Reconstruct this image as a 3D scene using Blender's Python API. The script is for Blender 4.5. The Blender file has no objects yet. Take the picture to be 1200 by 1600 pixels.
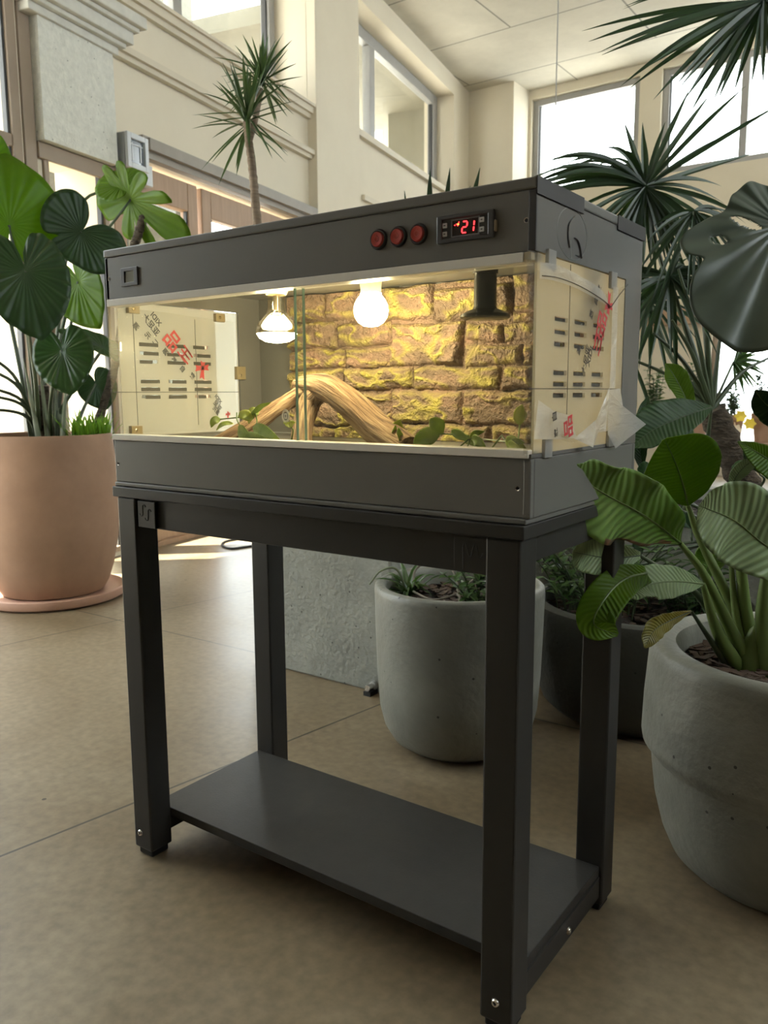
import bpy, bmesh, math, random
from mathutils import Vector, Matrix, noise, Quaternion

RND = random.Random(11)
S = bpy.context.scene
COL = S.collection
V = Vector
PI = math.pi

# ------------------------------------------------------------------ camera
F = 1272.7
CAM = V((1.2231, -.8908, .854))
YAW, PITCH, ROLL = -.6227, .1441, -.0052
FW = V((math.sin(YAW) * math.cos(PITCH), math.cos(YAW) * math.cos(PITCH), -math.sin(PITCH)))
_r = V((math.cos(YAW), -math.sin(YAW), 0)); _u = _r.cross(FW)
RT = _r * math.cos(ROLL) + _u * math.sin(ROLL)
UP = -_r * math.sin(ROLL) + _u * math.cos(ROLL)


def at(u, v, t):
    """photo pixel and depth along the view axis -> point in the room"""
    return CAM + (FW + RT * ((u - 600) / F) - UP * ((v - 800) / F)) * t


def on(u, v, p0, n):
    d = FW + RT * ((u - 600) / F) - UP * ((v - 800) / F)
    return CAM + d * ((V(p0) - CAM).dot(V(n)) / d.dot(V(n)))


cd = bpy.data.cameras.new('camera'); cam = bpy.data.objects.new('camera', cd); COL.objects.link(cam)
cd.sensor_fit = 'VERTICAL'; cd.sensor_height = 32.0; cd.lens = 32.0 * F / 1600
cd.clip_start = .02; cd.clip_end = 200
M = Matrix((RT, UP, -FW)).transposed().to_4x4(); M.translation = CAM
cam.matrix_world = M
cd.dof.use_dof = True; cd.dof.focus_distance = 1.35; cd.dof.aperture_fstop = 9.0
S.camera = cam

# ------------------------------------------------------------------ materials
MATS = {}


def nt_new(name):
    m = bpy.data.materials.new(name); m.use_nodes = True
    t = m.node_tree; t.nodes.clear()
    out = t.nodes.new('ShaderNodeOutputMaterial')
    MATS[name] = m
    return m, t, out


def N(t, typ, **kw):
    n = t.nodes.new(typ)
    for k, v in kw.items():
        if k in n.inputs.keys(): n.inputs[k].default_value = v
        else: setattr(n, k, v)
    return n


def L(t, a, b): t.links.new(a, b)


def rgb(c): return (c[0], c[1], c[2], 1)


def coords(t, scale=(1, 1, 1), loc=(0, 0, 0), rot=(0, 0, 0)):
    tc = N(t, 'ShaderNodeTexCoord'); mp = N(t, 'ShaderNodeMapping')
    mp.inputs['Scale'].default_value = scale; mp.inputs['Location'].default_value = loc; mp.inputs['Rotation'].default_value = rot
    L(t, tc.outputs['Object'], mp.inputs['Vector'])
    return mp.outputs['Vector']


def ramp(t, fac, stops):
    r = N(t, 'ShaderNodeValToRGB'); e = r.color_ramp.elements
    while len(e) < len(stops): e.new(.5)
    for i, (p, c) in enumerate(stops): e[i].position = p; e[i].color = rgb(c)
    L(t, fac, r.inputs['Fac']); return r.outputs['Color']


def bump(t, h, strength, dist=.01):
    b = N(t, 'ShaderNodeBump', Strength=strength, Distance=dist)
    L(t, h, b.inputs['Height']); return b.outputs['Normal']


def mat(name, c, rough=.5, metal=0, c2=None, scale=8, spec=.5, bmp=0, bscale=60, coat=0, stretch=(1, 1, 1), emit=None, estr=0, detail=4, bdist=.004):
    m, t, out = nt_new(name)
    p = N(t, 'ShaderNodeBsdfPrincipled', Roughness=rough, Metallic=metal)
    p.inputs['Base Color'].default_value = rgb(c)
    p.inputs['Specular IOR Level'].default_value = spec
    p.inputs['Coat Weight'].default_value = coat
    if c2 is None: c2 = tuple(x * .86 for x in c)
    vec = coords(t, stretch)
    nz = N(t, 'ShaderNodeTexNoise', Scale=scale, Detail=detail, Roughness=.6)
    L(t, vec, nz.inputs['Vector'])
    L(t, ramp(t, nz.outputs['Fac'], [(.3, c2), (.7, c)]), p.inputs['Base Color'])
    if bmp:
        nb = N(t, 'ShaderNodeTexNoise', Scale=bscale, Detail=5); L(t, vec, nb.inputs['Vector'])
        L(t, bump(t, nb.outputs['Fac'], bmp, bdist), p.inputs['Normal'])
    if emit:
        p.inputs['Emission Color'].default_value = rgb(emit); p.inputs['Emission Strength'].default_value = estr
    L(t, p.outputs[0], out.inputs[0]); return m


def glass(name, tint=(.97, .99, .98), refl=.035, rough=.01):
    m, t, out = nt_new(name)
    tr = N(t, 'ShaderNodeBsdfTransparent', Color=rgb(tint)); g = N(t, 'ShaderNodeBsdfGlossy', Roughness=rough)
    lw = N(t, 'ShaderNodeLayerWeight', Blend=.5); pw = N(t, 'ShaderNodeMath', operation='POWER'); pw.inputs[1].default_value = 5; L(t, lw.outputs['Facing'], pw.inputs[0])
    fr = N(t, 'ShaderNodeMath', operation='MULTIPLY_ADD'); fr.inputs[1].default_value = .9; fr.inputs[2].default_value = refl; L(t, pw.outputs[0], fr.inputs[0]); mx = N(t, 'ShaderNodeMixShader')
    L(t, fr.outputs[0], mx.inputs[0]); L(t, tr.outputs[0], mx.inputs[1]); L(t, g.outputs[0], mx.inputs[2])
    L(t, mx.outputs[0], out.inputs[0]); return m


def leafmat(name, c, c2, trans=(.25, .45, .04), tw=.3, rough=.35, scale=14, spec=.5):
    m, t, out = nt_new(name)
    p = N(t, 'ShaderNodeBsdfPrincipled', Roughness=rough); p.inputs['Specular IOR Level'].default_value = spec
    nz = N(t, 'ShaderNodeTexNoise', Scale=scale, Detail=3); L(t, coords(t), nz.inputs['Vector'])
    av = N(t, 'ShaderNodeAttribute', attribute_name='vein'); sn = N(t, 'ShaderNodeMath', operation='SINE'); L(t, av.outputs['Fac'], sn.inputs[0])
    vm = N(t, 'ShaderNodeMapRange'); vm.inputs[1].default_value = -1; vm.inputs[2].default_value = 1; vm.inputs[3].default_value = .86; vm.inputs[4].default_value = 1.14; L(t, sn.outputs[0], vm.inputs[0])
    mv = N(t, 'ShaderNodeMix', data_type='RGBA', blend_type='MULTIPLY'); mv.inputs[0].default_value = 1
    L(t, ramp(t, nz.outputs['Fac'], [(.3, c2), (.7, c)]), mv.inputs[6]); L(t, vm.outputs[0], mv.inputs[7]); L(t, mv.outputs[2], p.inputs['Base Color'])
    L(t, bump(t, sn.outputs[0], .35, .003), p.inputs['Normal'])
    tl = N(t, 'ShaderNodeBsdfTranslucent', Color=rgb(trans)); mx = N(t, 'ShaderNodeMixShader', Fac=tw)
    L(t, p.outputs[0], mx.inputs[1]); L(t, tl.outputs[0], mx.inputs[2]); L(t, mx.outputs[0], out.inputs[0]); return m


def frosted(name, c, clear=.3, trl=.35, rough=.3, wr=.0, wscale=20):
    """milky plastic: part clear, part translucent, a glossy skin"""
    m, t, out = nt_new(name)
    tr = N(t, 'ShaderNodeBsdfTransparent', Color=rgb((.95, .95, .93)))
    tl = N(t, 'ShaderNodeBsdfTranslucent', Color=rgb(c)); p = N(t, 'ShaderNodeBsdfPrincipled', Roughness=rough)
    p.inputs['Base Color'].default_value = rgb(c)
    if wr:
        nb = N(t, 'ShaderNodeTexNoise', Scale=wscale, Detail=3, Distortion=1.5); L(t, coords(t, (1, 1, 2.2)), nb.inputs['Vector'])
        nrm = bump(t, nb.outputs['Fac'], wr, .01); L(t, nrm, p.inputs['Normal'])
    a = N(t, 'ShaderNodeMixShader', Fac=trl); L(t, p.outputs[0], a.inputs[1]); L(t, tl.outputs[0], a.inputs[2])
    b = N(t, 'ShaderNodeMixShader', Fac=clear); L(t, a.outputs[0], b.inputs[1]); L(t, tr.outputs[0], b.inputs[2])
    L(t, b.outputs[0], out.inputs[0]); return m


def concrete(name, c, c2, rough=.65, scale=3.2, bmp=.25):
    m, t, out = nt_new(name)
    p = N(t, 'ShaderNodeBsdfPrincipled', Roughness=rough); vec = coords(t)
    n1 = N(t, 'ShaderNodeTexNoise', Scale=scale, Detail=7, Roughness=.62, Distortion=.4); L(t, vec, n1.inputs['Vector'])
    n2 = N(t, 'ShaderNodeTexNoise', Scale=70, Detail=4); L(t, vec, n2.inputs['Vector'])
    vo = N(t, 'ShaderNodeTexVoronoi', Scale=26); L(t, vec, vo.inputs['Vector'])
    pit = N(t, 'ShaderNodeMath', operation='LESS_THAN'); pit.inputs[1].default_value = .075; L(t, vo.outputs['Distance'], pit.inputs[0])
    base = ramp(t, n1.outputs['Fac'], [(.3, c2), (.68, c)])
    dk = N(t, 'ShaderNodeMix', data_type='RGBA'); L(t, base, dk.inputs[6]); dk.inputs[7].default_value = rgb(tuple(x * .35 for x in c2))
    L(t, pit.outputs[0], dk.inputs[0]); L(t, dk.outputs[2], p.inputs['Base Color'])
    h = N(t, 'ShaderNodeMath', operation='ADD'); L(t, n2.outputs['Fac'], h.inputs[0]); L(t, n1.outputs['Fac'], h.inputs[1])
    L(t, bump(t, h.outputs[0], bmp, .006), p.inputs['Normal']); L(t, p.outputs[0], out.inputs[0]); return m


def emission(name, c, s):
    m, t, out = nt_new(name); e = N(t, 'ShaderNodeEmission', Color=rgb(c), Strength=s); L(t, e.outputs[0], out.inputs[0]); return m


PVC = mat('charcoal_pvc', (.150, .148, .138), .34, c2=(.138, .136, .127), scale=5, spec=.5)
PVCS = mat('charcoal_pvc_side', (.145, .142, .134), .26, c2=(.135, .132, .125), scale=5, spec=.55)
TAPE = mat('dark_tape', (.03, .027, .026), .55)
STAND = mat('black_powder_coat', (.032, .031, .029), .40, c2=(.027, .026, .0245), scale=14, spec=.32)
SHELF = mat('black_laminate', (.042, .041, .038), .46, c2=(.036, .035, .033), scale=40, spec=.22, bmp=.06, bscale=220)
RUBBER = mat('black_rubber', (.012, .012, .012), .6)
STEEL = mat('screw_steel', (.75, .73, .70), .25, metal=1)
BRASS = mat('bronze_plastic', (.30, .24, .14), .35, c2=(.24, .19, .11))
WHITEP = mat('white_plastic_track', (.80, .77, .71), .35, c2=(.76, .73, .67), scale=20)
GLASS = glass('clear_glass')
CLEARAC = glass('clear_acrylic', (.93, .92, .88), refl=.03, rough=.35)
GLASSEDGE = mat('green_glass_edge', (.28, .42, .36), .15, spec=.8)
ACRYL = frosted('milky_acrylic', (.60, .56, .46), clear=.22, trl=.60, rough=.25)
FILM = frosted('crinkled_clear_film', (.70, .70, .67), clear=.92, trl=.3, rough=.12, wr=.9, wscale=16)
FILMW = frosted('whitish_peeled_film', (.80, .79, .75), clear=.38, trl=.45, rough=.18, wr=.6, wscale=20)
CLIP = frosted('grey_clip_plastic', (.45, .45, .43), clear=.25, trl=.3)
INK = mat('black_ink', (.03, .03, .03), .6)
INKR = mat('red_ink', (.62, .05, .06), .55)
LINE = mat('dark_line', (.05, .045, .04), .6)
RED = mat('red_plastic', (.42, .035, .025), .3, c2=(.36, .03, .02))
BLACKP = mat('black_plastic', (.022, .022, .023), .35)
GREYP = mat('dark_grey_plastic', (.05, .05, .052), .35)
BUTTON = mat('white_button', (.62, .62, .62), .4)
LCD = mat('lcd_grey_green', (.17, .17, .12), .25)
LEDR = emission('red_led', (1, .03, .035), 5)
LEDO = emission('orange_led', (1, .22, .03), 7)
BULB = emission('lamp_glow', (1, .82, .46), 150)
BULBDIM = emission('reflector_lamp_glow', (1, .82, .46), 100)
CERAM = mat('black_ceramic', (.016, .016, .016), .22, spec=.6)
SOCKET = mat('cream_socket', (.62, .55, .40), .45)
FILAM = mat('bright_metal', (.8, .72, .55), .2, metal=1)
CREAM = mat('cream_plaster', (.73, .66, .52), .75, c2=(.69, .62, .485), scale=2.5)
CREAMT = mat('cream_trim', (.66, .595, .47), .65, c2=(.62, .56, .44), scale=4)
STUCCO = concrete('speckled_stucco', (.74, .735, .66), (.60, .60, .54), rough=.9, scale=34, bmp=.6)
STONET = mat('grey_stone_trim', (.66, .645, .58), .7, c2=(.57, .56, .505), scale=18)
BRONZE = mat('tan_metal_frame', (.33, .255, .19), .5, c2=(.30, .23, .17))
WOODF = mat('tan_wood_frame', (.42, .27, .165), .5, c2=(.35, .22, .13), scale=9, stretch=(6, 6, .6))
ALU = mat('grey_window_frame', (.36, .355, .34), .45, c2=(.33, .325, .31))
DKGREY = mat('dark_gasket', (.06, .06, .06), .5)
TERRA = mat('terracotta', (.38, .23, .145), .72, c2=(.29, .17, .105), scale=5, bmp=.15, bscale=30)
TERRAS = mat('terracotta_saucer', (.55, .335, .245), .68, c2=(.48, .28, .20), scale=7)
CONC = concrete('grey_concrete_pot', (.25, .25, .215), (.14, .14, .118), rough=.48)
CONCSH = concrete('shaded_concrete_pot', (.062, .064, .054), (.045, .046, .039), rough=.55)  # same concrete coloured darker to stand for the shade behind the stand
CONCL = concrete('rough_concrete_wall', (.33, .335, .295), (.22, .225, .20), rough=.85, scale=5, bmp=.7)
SOIL = mat('dark_soil', (.030, .020, .013), .95, c2=(.012, .008, .006), scale=40, bmp=1, bscale=60, bdist=.02)
BARK = mat('mulch_bark', (.085, .052, .033), .9, c2=(.045, .027, .018), scale=30)
TRUNK = mat('fibrous_palm_trunk', (.10, .075, .05), .95, c2=(.045, .033, .022), scale=40, bmp=1, bscale=50, bdist=.015, stretch=(1, 1, 2.5))
TRUNKD = mat('ringed_tan_trunk', (.27, .205, .145), .9, c2=(.15, .11, .075), scale=30, stretch=(.4, .4, 5), bmp=.6, bscale=30)
TWIG = mat('grey_twig', (.22, .19, .15), .9)
DARKLEAF = leafmat('deep_green_leaf', (.030, .072, .022), (.020, .052, .016), trans=(.08, .18, .02), tw=.22, rough=.42, spec=.35)
PHILO = leafmat('glossy_green_leaf', (.034, .085, .020), (.022, .060, .014), trans=(.08, .17, .01), tw=.3, rough=.28)
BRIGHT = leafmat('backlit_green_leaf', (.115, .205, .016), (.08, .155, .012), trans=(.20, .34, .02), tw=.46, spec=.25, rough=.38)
BANANA = leafmat('mid_green_leaf', (.24, .38, .10), (.155, .28, .06), trans=(.20, .38, .03), tw=.32, rough=.36)
SAGE = leafmat('grey_green_leaf', (.30, .39, .20), (.23, .32, .15), trans=(.15, .26, .06), tw=.22, rough=.42)
YELLOW = leafmat('yellowing_leaf', (.30, .24, .05), (.16, .17, .03), trans=(.45, .38, .05), tw=.3, scale=40)
BROWNL = leafmat('dry_brown_leaf_edge', (.22, .115, .06), (.12, .06, .035), trans=(.3, .15, .05), tw=.2, scale=40)
PALM = leafmat('dark_palm_green', (.022, .046, .022), (.014, .032, .016), trans=(.06, .14, .02), tw=.15, rough=.42)
MONST = leafmat('slate_green_monstera', (.078, .105, .078), (.06, .084, .06), trans=(.05, .10, .03), tw=.12, rough=.36)
DRAC = leafmat('dracaena_green', (.040, .078, .032), (.026, .055, .022), trans=(.12, .2, .04), tw=.2)
GRASSM = leafmat('fresh_grass_green', (.09, .21, .025), (.05, .14, .015), trans=(.3, .55, .04), tw=.4)
FERNM = leafmat('shade_fern_green', (.055, .115, .032), (.035, .08, .02), trans=(.12, .25, .03), tw=.25)
STEM = mat('green_stem', (.14, .20, .055), .45, c2=(.10, .15, .035), scale=12, stretch=(1, 1, .4))
STEMD = mat('dark_green_stem', (.060, .085, .038), .45, c2=(.04, .06, .026))
STEMP = mat('pale_green_stem', (.20, .23, .14), .45, c2=(.13, .16, .085))
VINE = leafmat('variegated_vine_leaf', (.36, .44, .08), (.10, .20, .03), trans=(.4, .5, .06), tw=.3, scale=45)
DRIFT = None
PETAL = mat('yellow_petal', (.80, .60, .06), .6)
PETALW = mat('cream_petal', (.8, .68, .5), .6)
CABLE = mat('grey_cable', (.30, .30, .29), .6)
OUTW = mat('white_render', (.78, .76, .70), .8, c2=(.70, .69, .63), scale=30)
PAVE = mat('pale_paving', (.62, .60, .56), .8)


def floor_mat():
    m, t, out = nt_new('polished_concrete_floor')
    p = N(t, 'ShaderNodeBsdfPrincipled'); p.inputs['Specular IOR Level'].default_value = .45
    vec = coords(t)
    n1 = N(t, 'ShaderNodeTexNoise', Scale=1.6, Detail=9, Roughness=.62, Distortion=.7); L(t, vec, n1.inputs['Vector'])
    n2 = N(t, 'ShaderNodeTexNoise', Scale=45, Detail=4); L(t, vec, n2.inputs['Vector'])
    base = ramp(t, n1.outputs['Fac'], [(.3, (.165, .122, .070)), (.5, (.225, .175, .110)), (.72, (.30, .245, .165))])
    mx = N(t, 'ShaderNodeMix', data_type='RGBA', blend_type='MULTIPLY'); mx.inputs[0].default_value = .5
    L(t, base, mx.inputs[6]); L(t, ramp(t, n2.outputs['Fac'], [(.3, (.55, .55, .55)), (.7, (1.2, 1.2, 1.2))]), mx.inputs[7])
    vo = N(t, 'ShaderNodeTexVoronoi', Scale=5.5); L(t, vec, vo.inputs['Vector'])
    sp = N(t, 'ShaderNodeMath', operation='LESS_THAN'); sp.inputs[1].default_value = .035; L(t, vo.outputs['Distance'], sp.inputs[0])
    sepx = N(t, 'ShaderNodeSeparateXYZ'); L(t, vec, sepx.inputs[0])

    def dist(nx, ny, c, per):
        a = N(t, 'ShaderNodeMath', operation='MULTIPLY'); a.inputs[1].default_value = nx; L(t, sepx.outputs[0], a.inputs[0])
        b = N(t, 'ShaderNodeMath', operation='MULTIPLY_ADD'); b.inputs[1].default_value = ny; L(t, sepx.outputs[1], b.inputs[0]); L(t, a.outputs[0], b.inputs[2])
        s = N(t, 'ShaderNodeMath', operation='SUBTRACT'); s.inputs[1].default_value = c - per / 2; L(t, b.outputs[0], s.inputs[0])
        q = N(t, 'ShaderNodeMath', operation='FLOORED_MODULO'); q.inputs[1].default_value = per; L(t, s.outputs[0], q.inputs[0])
        d = N(t, 'ShaderNodeMath', operation='SUBTRACT'); d.inputs[1].default_value = per / 2; L(t, q.outputs[0], d.inputs[0])
        e = N(t, 'ShaderNodeMath', operation='ABSOLUTE'); L(t, d.outputs[0], e.inputs[0]); return e.outputs[0]
    d1 = dist(.99, -.137, -.167, 1.33); d2 = dist(-.02, 1, 1.005, 2.66)
    mn = N(t, 'ShaderNodeMath', operation='MINIMUM'); L(t, d1, mn.inputs[0]); L(t, d2, mn.inputs[1])
    lt = N(t, 'ShaderNodeMath', operation='LESS_THAN'); lt.inputs[1].default_value = .0032; L(t, mn.outputs[0], lt.inputs[0])
    o = N(t, 'ShaderNodeMath', operation='MAXIMUM'); L(t, lt.outputs[0], o.inputs[0]); L(t, sp.outputs[0], o.inputs[1])
    fin = N(t, 'ShaderNodeMix', data_type='RGBA'); L(t, o.outputs[0], fin.inputs[0]); L(t, mx.outputs[2], fin.inputs[6]); fin.inputs[7].default_value = rgb((.06, .048, .035))
    L(t, fin.outputs[2], p.inputs['Base Color'])
    rr = N(t, 'ShaderNodeMapRange'); rr.inputs[3].default_value = .28; rr.inputs[4].default_value = .50; L(t, n1.outputs['Fac'], rr.inputs[0]); L(t, rr.outputs[0], p.inputs['Roughness'])
    L(t, bump(t, n2.outputs['Fac'], .05, .004), p.inputs['Normal'])
    L(t, p.outputs[0], out.inputs[0]); return m


def ceil_mat():
    m, t, out = nt_new('concrete_ceiling_panels')
    p = N(t, 'ShaderNodeBsdfPrincipled', Roughness=.85)
    vec = coords(t, (1, 1, 1), (2.27, -5.88 + .95 * 8, 0))
    b = N(t, 'ShaderNodeTexBrick', Scale=1.0); b.inputs['Mortar Size'].default_value = .008; b.inputs['Mortar Smooth'].default_value = .1
    b.inputs['Brick Width'].default_value = 1.9; b.inputs['Row Height'].default_value = .95; b.offset = .5
    b.inputs['Color1'].default_value = rgb((1, 1, 1)); b.inputs['Color2'].default_value = rgb((.97, .97, .97)); b.inputs['Mortar'].default_value = rgb((.42, .42, .42))
    L(t, vec, b.inputs['Vector'])
    n1 = N(t, 'ShaderNodeTexNoise', Scale=1.8, Detail=7, Roughness=.65); L(t, coords(t), n1.inputs['Vector'])
    base = ramp(t, n1.outputs['Fac'], [(.3, (.50, .465, .385)), (.7, (.63, .59, .49))])
    mx = N(t, 'ShaderNodeMix', data_type='RGBA', blend_type='MULTIPLY'); mx.inputs[0].default_value = 1
    L(t, base, mx.inputs[6]); L(t, b.outputs['Color'], mx.inputs[7]); L(t, mx.outputs[2], p.inputs['Base Color'])
    L(t, p.outputs[0], out.inputs[0]); return m


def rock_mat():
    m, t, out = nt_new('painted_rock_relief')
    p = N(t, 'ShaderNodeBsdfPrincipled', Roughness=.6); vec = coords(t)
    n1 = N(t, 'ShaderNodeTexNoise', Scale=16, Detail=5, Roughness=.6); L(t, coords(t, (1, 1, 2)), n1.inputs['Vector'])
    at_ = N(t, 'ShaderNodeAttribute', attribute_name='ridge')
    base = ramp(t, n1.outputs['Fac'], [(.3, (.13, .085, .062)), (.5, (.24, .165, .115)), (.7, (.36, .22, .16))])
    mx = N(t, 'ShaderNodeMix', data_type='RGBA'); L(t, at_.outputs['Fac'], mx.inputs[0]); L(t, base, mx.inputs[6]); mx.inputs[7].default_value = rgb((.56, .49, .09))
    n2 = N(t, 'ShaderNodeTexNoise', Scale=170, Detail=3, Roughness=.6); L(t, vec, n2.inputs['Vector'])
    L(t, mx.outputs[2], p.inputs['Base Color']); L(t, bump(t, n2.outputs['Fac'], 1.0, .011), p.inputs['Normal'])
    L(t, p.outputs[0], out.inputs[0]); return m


def drift_mat():
    m, t, out = nt_new('weathered_driftwood')
    p = N(t, 'ShaderNodeBsdfPrincipled', Roughness=.75)
    at_ = N(t, 'ShaderNodeAttribute', attribute_name='along')
    w = N(t, 'ShaderNodeTexNoise', Scale=1, Detail=6, Roughness=.65)
    L(t, at_.outputs['Vector'], w.inputs['Vector'])
    L(t, ramp(t, w.outputs['Fac'], [(.36, (.075, .036, .016)), (.47, (.21, .12, .055)), (.62, (.40, .275, .15))]), p.inputs['Base Color'])
    L(t, bump(t, w.outputs['Fac'], 1.0, .012), p.inputs['Normal']); L(t, p.outputs[0], out.inputs[0]); return m


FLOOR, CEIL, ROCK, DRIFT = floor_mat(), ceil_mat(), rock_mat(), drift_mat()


# ------------------------------------------------------------------ mesh helpers
class MB:
    """collects shapes, then links them as ONE mesh object"""

    def __init__(self): self.v, self.f, self.m, self.mi, self.att = [], [], [], 0, {}

    def use(self, m):
        if m not in self.m: self.m.append(m)
        self.mi = self.m.index(m); return self

    def add(self, vs, fs):
        b = len(self.v); self.v += [V(x) for x in vs]
        self.f += [([i + b for i in f], self.mi) for f in fs]; return self

    def box(self, a, b, M=None):
        (x0, y0, z0), (x1, y1, z1) = a, b
        vs = [V(p) for p in ((x0, y0, z0), (x1, y0, z0), (x1, y1, z0), (x0, y1, z0), (x0, y0, z1), (x1, y0, z1), (x1, y1, z1), (x0, y1, z1))]
        if M is not None: vs = [M @ p for p in vs]
        return self.add(vs, [(0, 3, 2, 1), (4, 5, 6, 7), (0, 1, 5, 4), (1, 2, 6, 5), (2, 3, 7, 6), (3, 0, 4, 7)])

    def tube(self, pts, rad, seg=8, cap=True, flat=1.0, ref=None):
        pts = [V(p) for p in pts]; n = len(pts)
        if not hasattr(rad, '__len__'): rad = [rad] * n
        vs, fs = [], []; prev = None
        for i, p in enumerate(pts):
            d = (pts[min(i + 1, n - 1)] - pts[max(i - 1, 0)]).normalized()
            if prev is None:
                a = ref or (V((0, 0, 1)) if abs(d.z) < .9 else V((1, 0, 0))); s = d.cross(a).normalized()
            else:
                s = (prev - d * prev.dot(d)).normalized()
            prev = s; w = d.cross(s)
            for k in range(seg):
                a = 2 * PI * k / seg; vs.append(p + s * (rad[i] * math.cos(a)) + w * (rad[i] * flat * math.sin(a)))
        for i in range(n - 1):
            for k in range(seg):
                k2 = (k + 1) % seg; fs.append((i * seg + k, i * seg + k2, (i + 1) * seg + k2, (i + 1) * seg + k))
        if cap: fs += [tuple(range(seg))[::-1], tuple((n - 1) * seg + k for k in range(seg))]
        return self.add(vs, fs)

    def lathe(self, prof, c=(0, 0, 0), seg=48, axis=None, cap=False):
        """prof: (radius, height) pairs about +z (or axis) through c"""
        Q = V((0, 0, 1)).rotation_difference(V(axis)) if axis is not None else Quaternion()
        vs, fs = [], []; n = len(prof)
        for r, z in prof:
            for k in range(seg):
                a = 2 * PI * k / seg; vs.append(V(c) + Q @ V((r * math.cos(a), r * math.sin(a), z)))
        for i in range(n - 1):
            for k in range(seg):
                k2 = (k + 1) % seg; fs.append((i * seg + k, i * seg + k2, (i + 1) * seg + k2, (i + 1) * seg + k))
        if cap: fs += [tuple(range(seg))[::-1], tuple((n - 1) * seg + k for k in range(seg))]
        return self.add(vs, fs)

    def slab(self, o, eu, ev, en, us, vs_, holes, th):
        """a slab in (u, v) of thickness th along en, with rectangular holes; outline = us[0]..us[-1] x vs_[0]..vs_[-1]"""
        U = sorted(set(list(us) + [h[0] for h in holes] + [h[1] for h in holes])); U = [u for u in U if us[0] <= u <= us[-1]]
        W = sorted(set(list(vs_) + [h[2] for h in holes] + [h[3] for h in holes])); W = [w for w in W if vs_[0] <= w <= vs_[-1]]
        o, eu, ev, en = V(o), V(eu), V(ev), V(en)
        P, idx = [], {}

        def pt(i, j, k):
            key = (i, j, k)
            if key not in idx: idx[key] = len(P); P.append(o + eu * U[i] + ev * W[j] + en * (th * k))
            return idx[key]

        def solid(i, j):
            if i < 0 or j < 0 or i >= len(U) - 1 or j >= len(W) - 1: return False
            cu, cv = (U[i] + U[i + 1]) / 2, (W[j] + W[j + 1]) / 2
            return not any(h[0] < cu < h[1] and h[2] < cv < h[3] for h in holes)
        fs = []
        for i in range(len(U) - 1):
            for j in range(len(W) - 1):
                if not solid(i, j): continue
                fs.append((pt(i, j, 0), pt(i, j + 1, 0), pt(i + 1, j + 1, 0), pt(i + 1, j, 0)))
                fs.append((pt(i, j, 1), pt(i + 1, j, 1), pt(i + 1, j + 1, 1), pt(i, j + 1, 1)))
                for di, dj, a, b in ((-1, 0, (0, 0), (0, 1)), (1, 0, (1, 1), (1, 0)), (0, -1, (1, 0), (0, 0)), (0, 1, (0, 1), (1, 1))):
                    if not solid(i + di, j + dj):
                        fs.append((pt(i + a[0], j + a[1], 0), pt(i + b[0], j + b[1], 0), pt(i + b[0], j + b[1], 1), pt(i + a[0], j + a[1], 1)))
        return self.add(P, fs)

    def build(self, name, m=None, parent=None, smooth=False, bevel=0, solid=0, label=None, auto=True, subd=0):
        me = bpy.data.meshes.new(name)
        me.from_pydata([tuple(p) for p in self.v], [], [f for f, _ in self.f])
        ms = self.m if self.m else [m]
        for x in ms: me.materials.append(x)
        if len(ms) > 1:
            for p, (_, k) in zip(me.polygons, self.f): p.material_index = k
        for an, vals in self.att.items():
            if hasattr(vals[0], '__len__'):
                a = me.attributes.new(an, 'FLOAT_VECTOR', 'POINT'); a.data.foreach_set('vector', [c for q in vals for c in q])
            else:
                a = me.attributes.new(an, 'FLOAT', 'POINT'); a.data.foreach_set('value', vals)
        bm = bmesh.new(); bm.from_mesh(me); bmesh.ops.recalc_face_normals(bm, faces=bm.faces)
        if smooth:
            for f in bm.faces: f.smooth = True
            for e in bm.edges:
                if len(e.link_faces) == 2 and e.calc_face_angle(0) > .75: e.smooth = False
        bm.to_mesh(me); bm.free()
        o = bpy.data.objects.new(name, me); COL.objects.link(o)
        if bevel:
            b = o.modifiers.new('bevel', 'BEVEL'); b.width = bevel; b.segments = 2; b.limit_method = 'ANGLE'; b.angle_limit = .6
        if solid:
            s = o.modifiers.new('solid', 'SOLIDIFY'); s.thickness = solid; s.offset = 0
        if subd:
            s = o.modifiers.new('sub', 'SUBSURF'); s.levels = subd; s.render_levels = subd
        if parent is not None: adopt(o, parent)
        if label: o['label'] = label
        return o


def world(o):
    M = Matrix.Translation(o.location)
    return world(o.parent) @ o.matrix_parent_inverse @ M if o.parent else M


def adopt(o, parent):
    o.parent = parent; o.matrix_parent_inverse = world(parent).inverted()


def tag(o, label, cat, group=None):
    o['label'] = label; o['category'] = cat
    if group: o['group'] = group
    return o


def thing(name, label, cat, loc, group=None):
    e = bpy.data.objects.new(name, None); COL.objects.link(e); e.location = loc; e.empty_display_size = .05
    return tag(e, label, cat, group)


def struct(o, label=None, cat=None):
    o['kind'] = 'structure'
    if label: o['label'] = label
    if cat: o['category'] = cat
    return o


def text_mesh(txt, size, M, depth=.0003, bold=.022):
    """lettering as flat mesh, its local x/y mapped by M"""
    c = bpy.data.curves.new('t', 'FONT'); c.body = txt; c.size = size; c.extrude = depth; c.offset = size * bold; c.align_x = 'CENTER'; c.align_y = 'CENTER'
    o = bpy.data.objects.new('t', c); COL.objects.link(o)
    me = bpy.data.meshes.new_from_object(o.evaluated_get(bpy.context.evaluated_depsgraph_get()))
    vs = [M @ v.co for v in me.vertices]; fs = [tuple(p.vertices) for p in me.polygons]
    bpy.data.objects.remove(o); bpy.data.curves.remove(c); bpy.data.meshes.remove(me)
    return vs, fs


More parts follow.
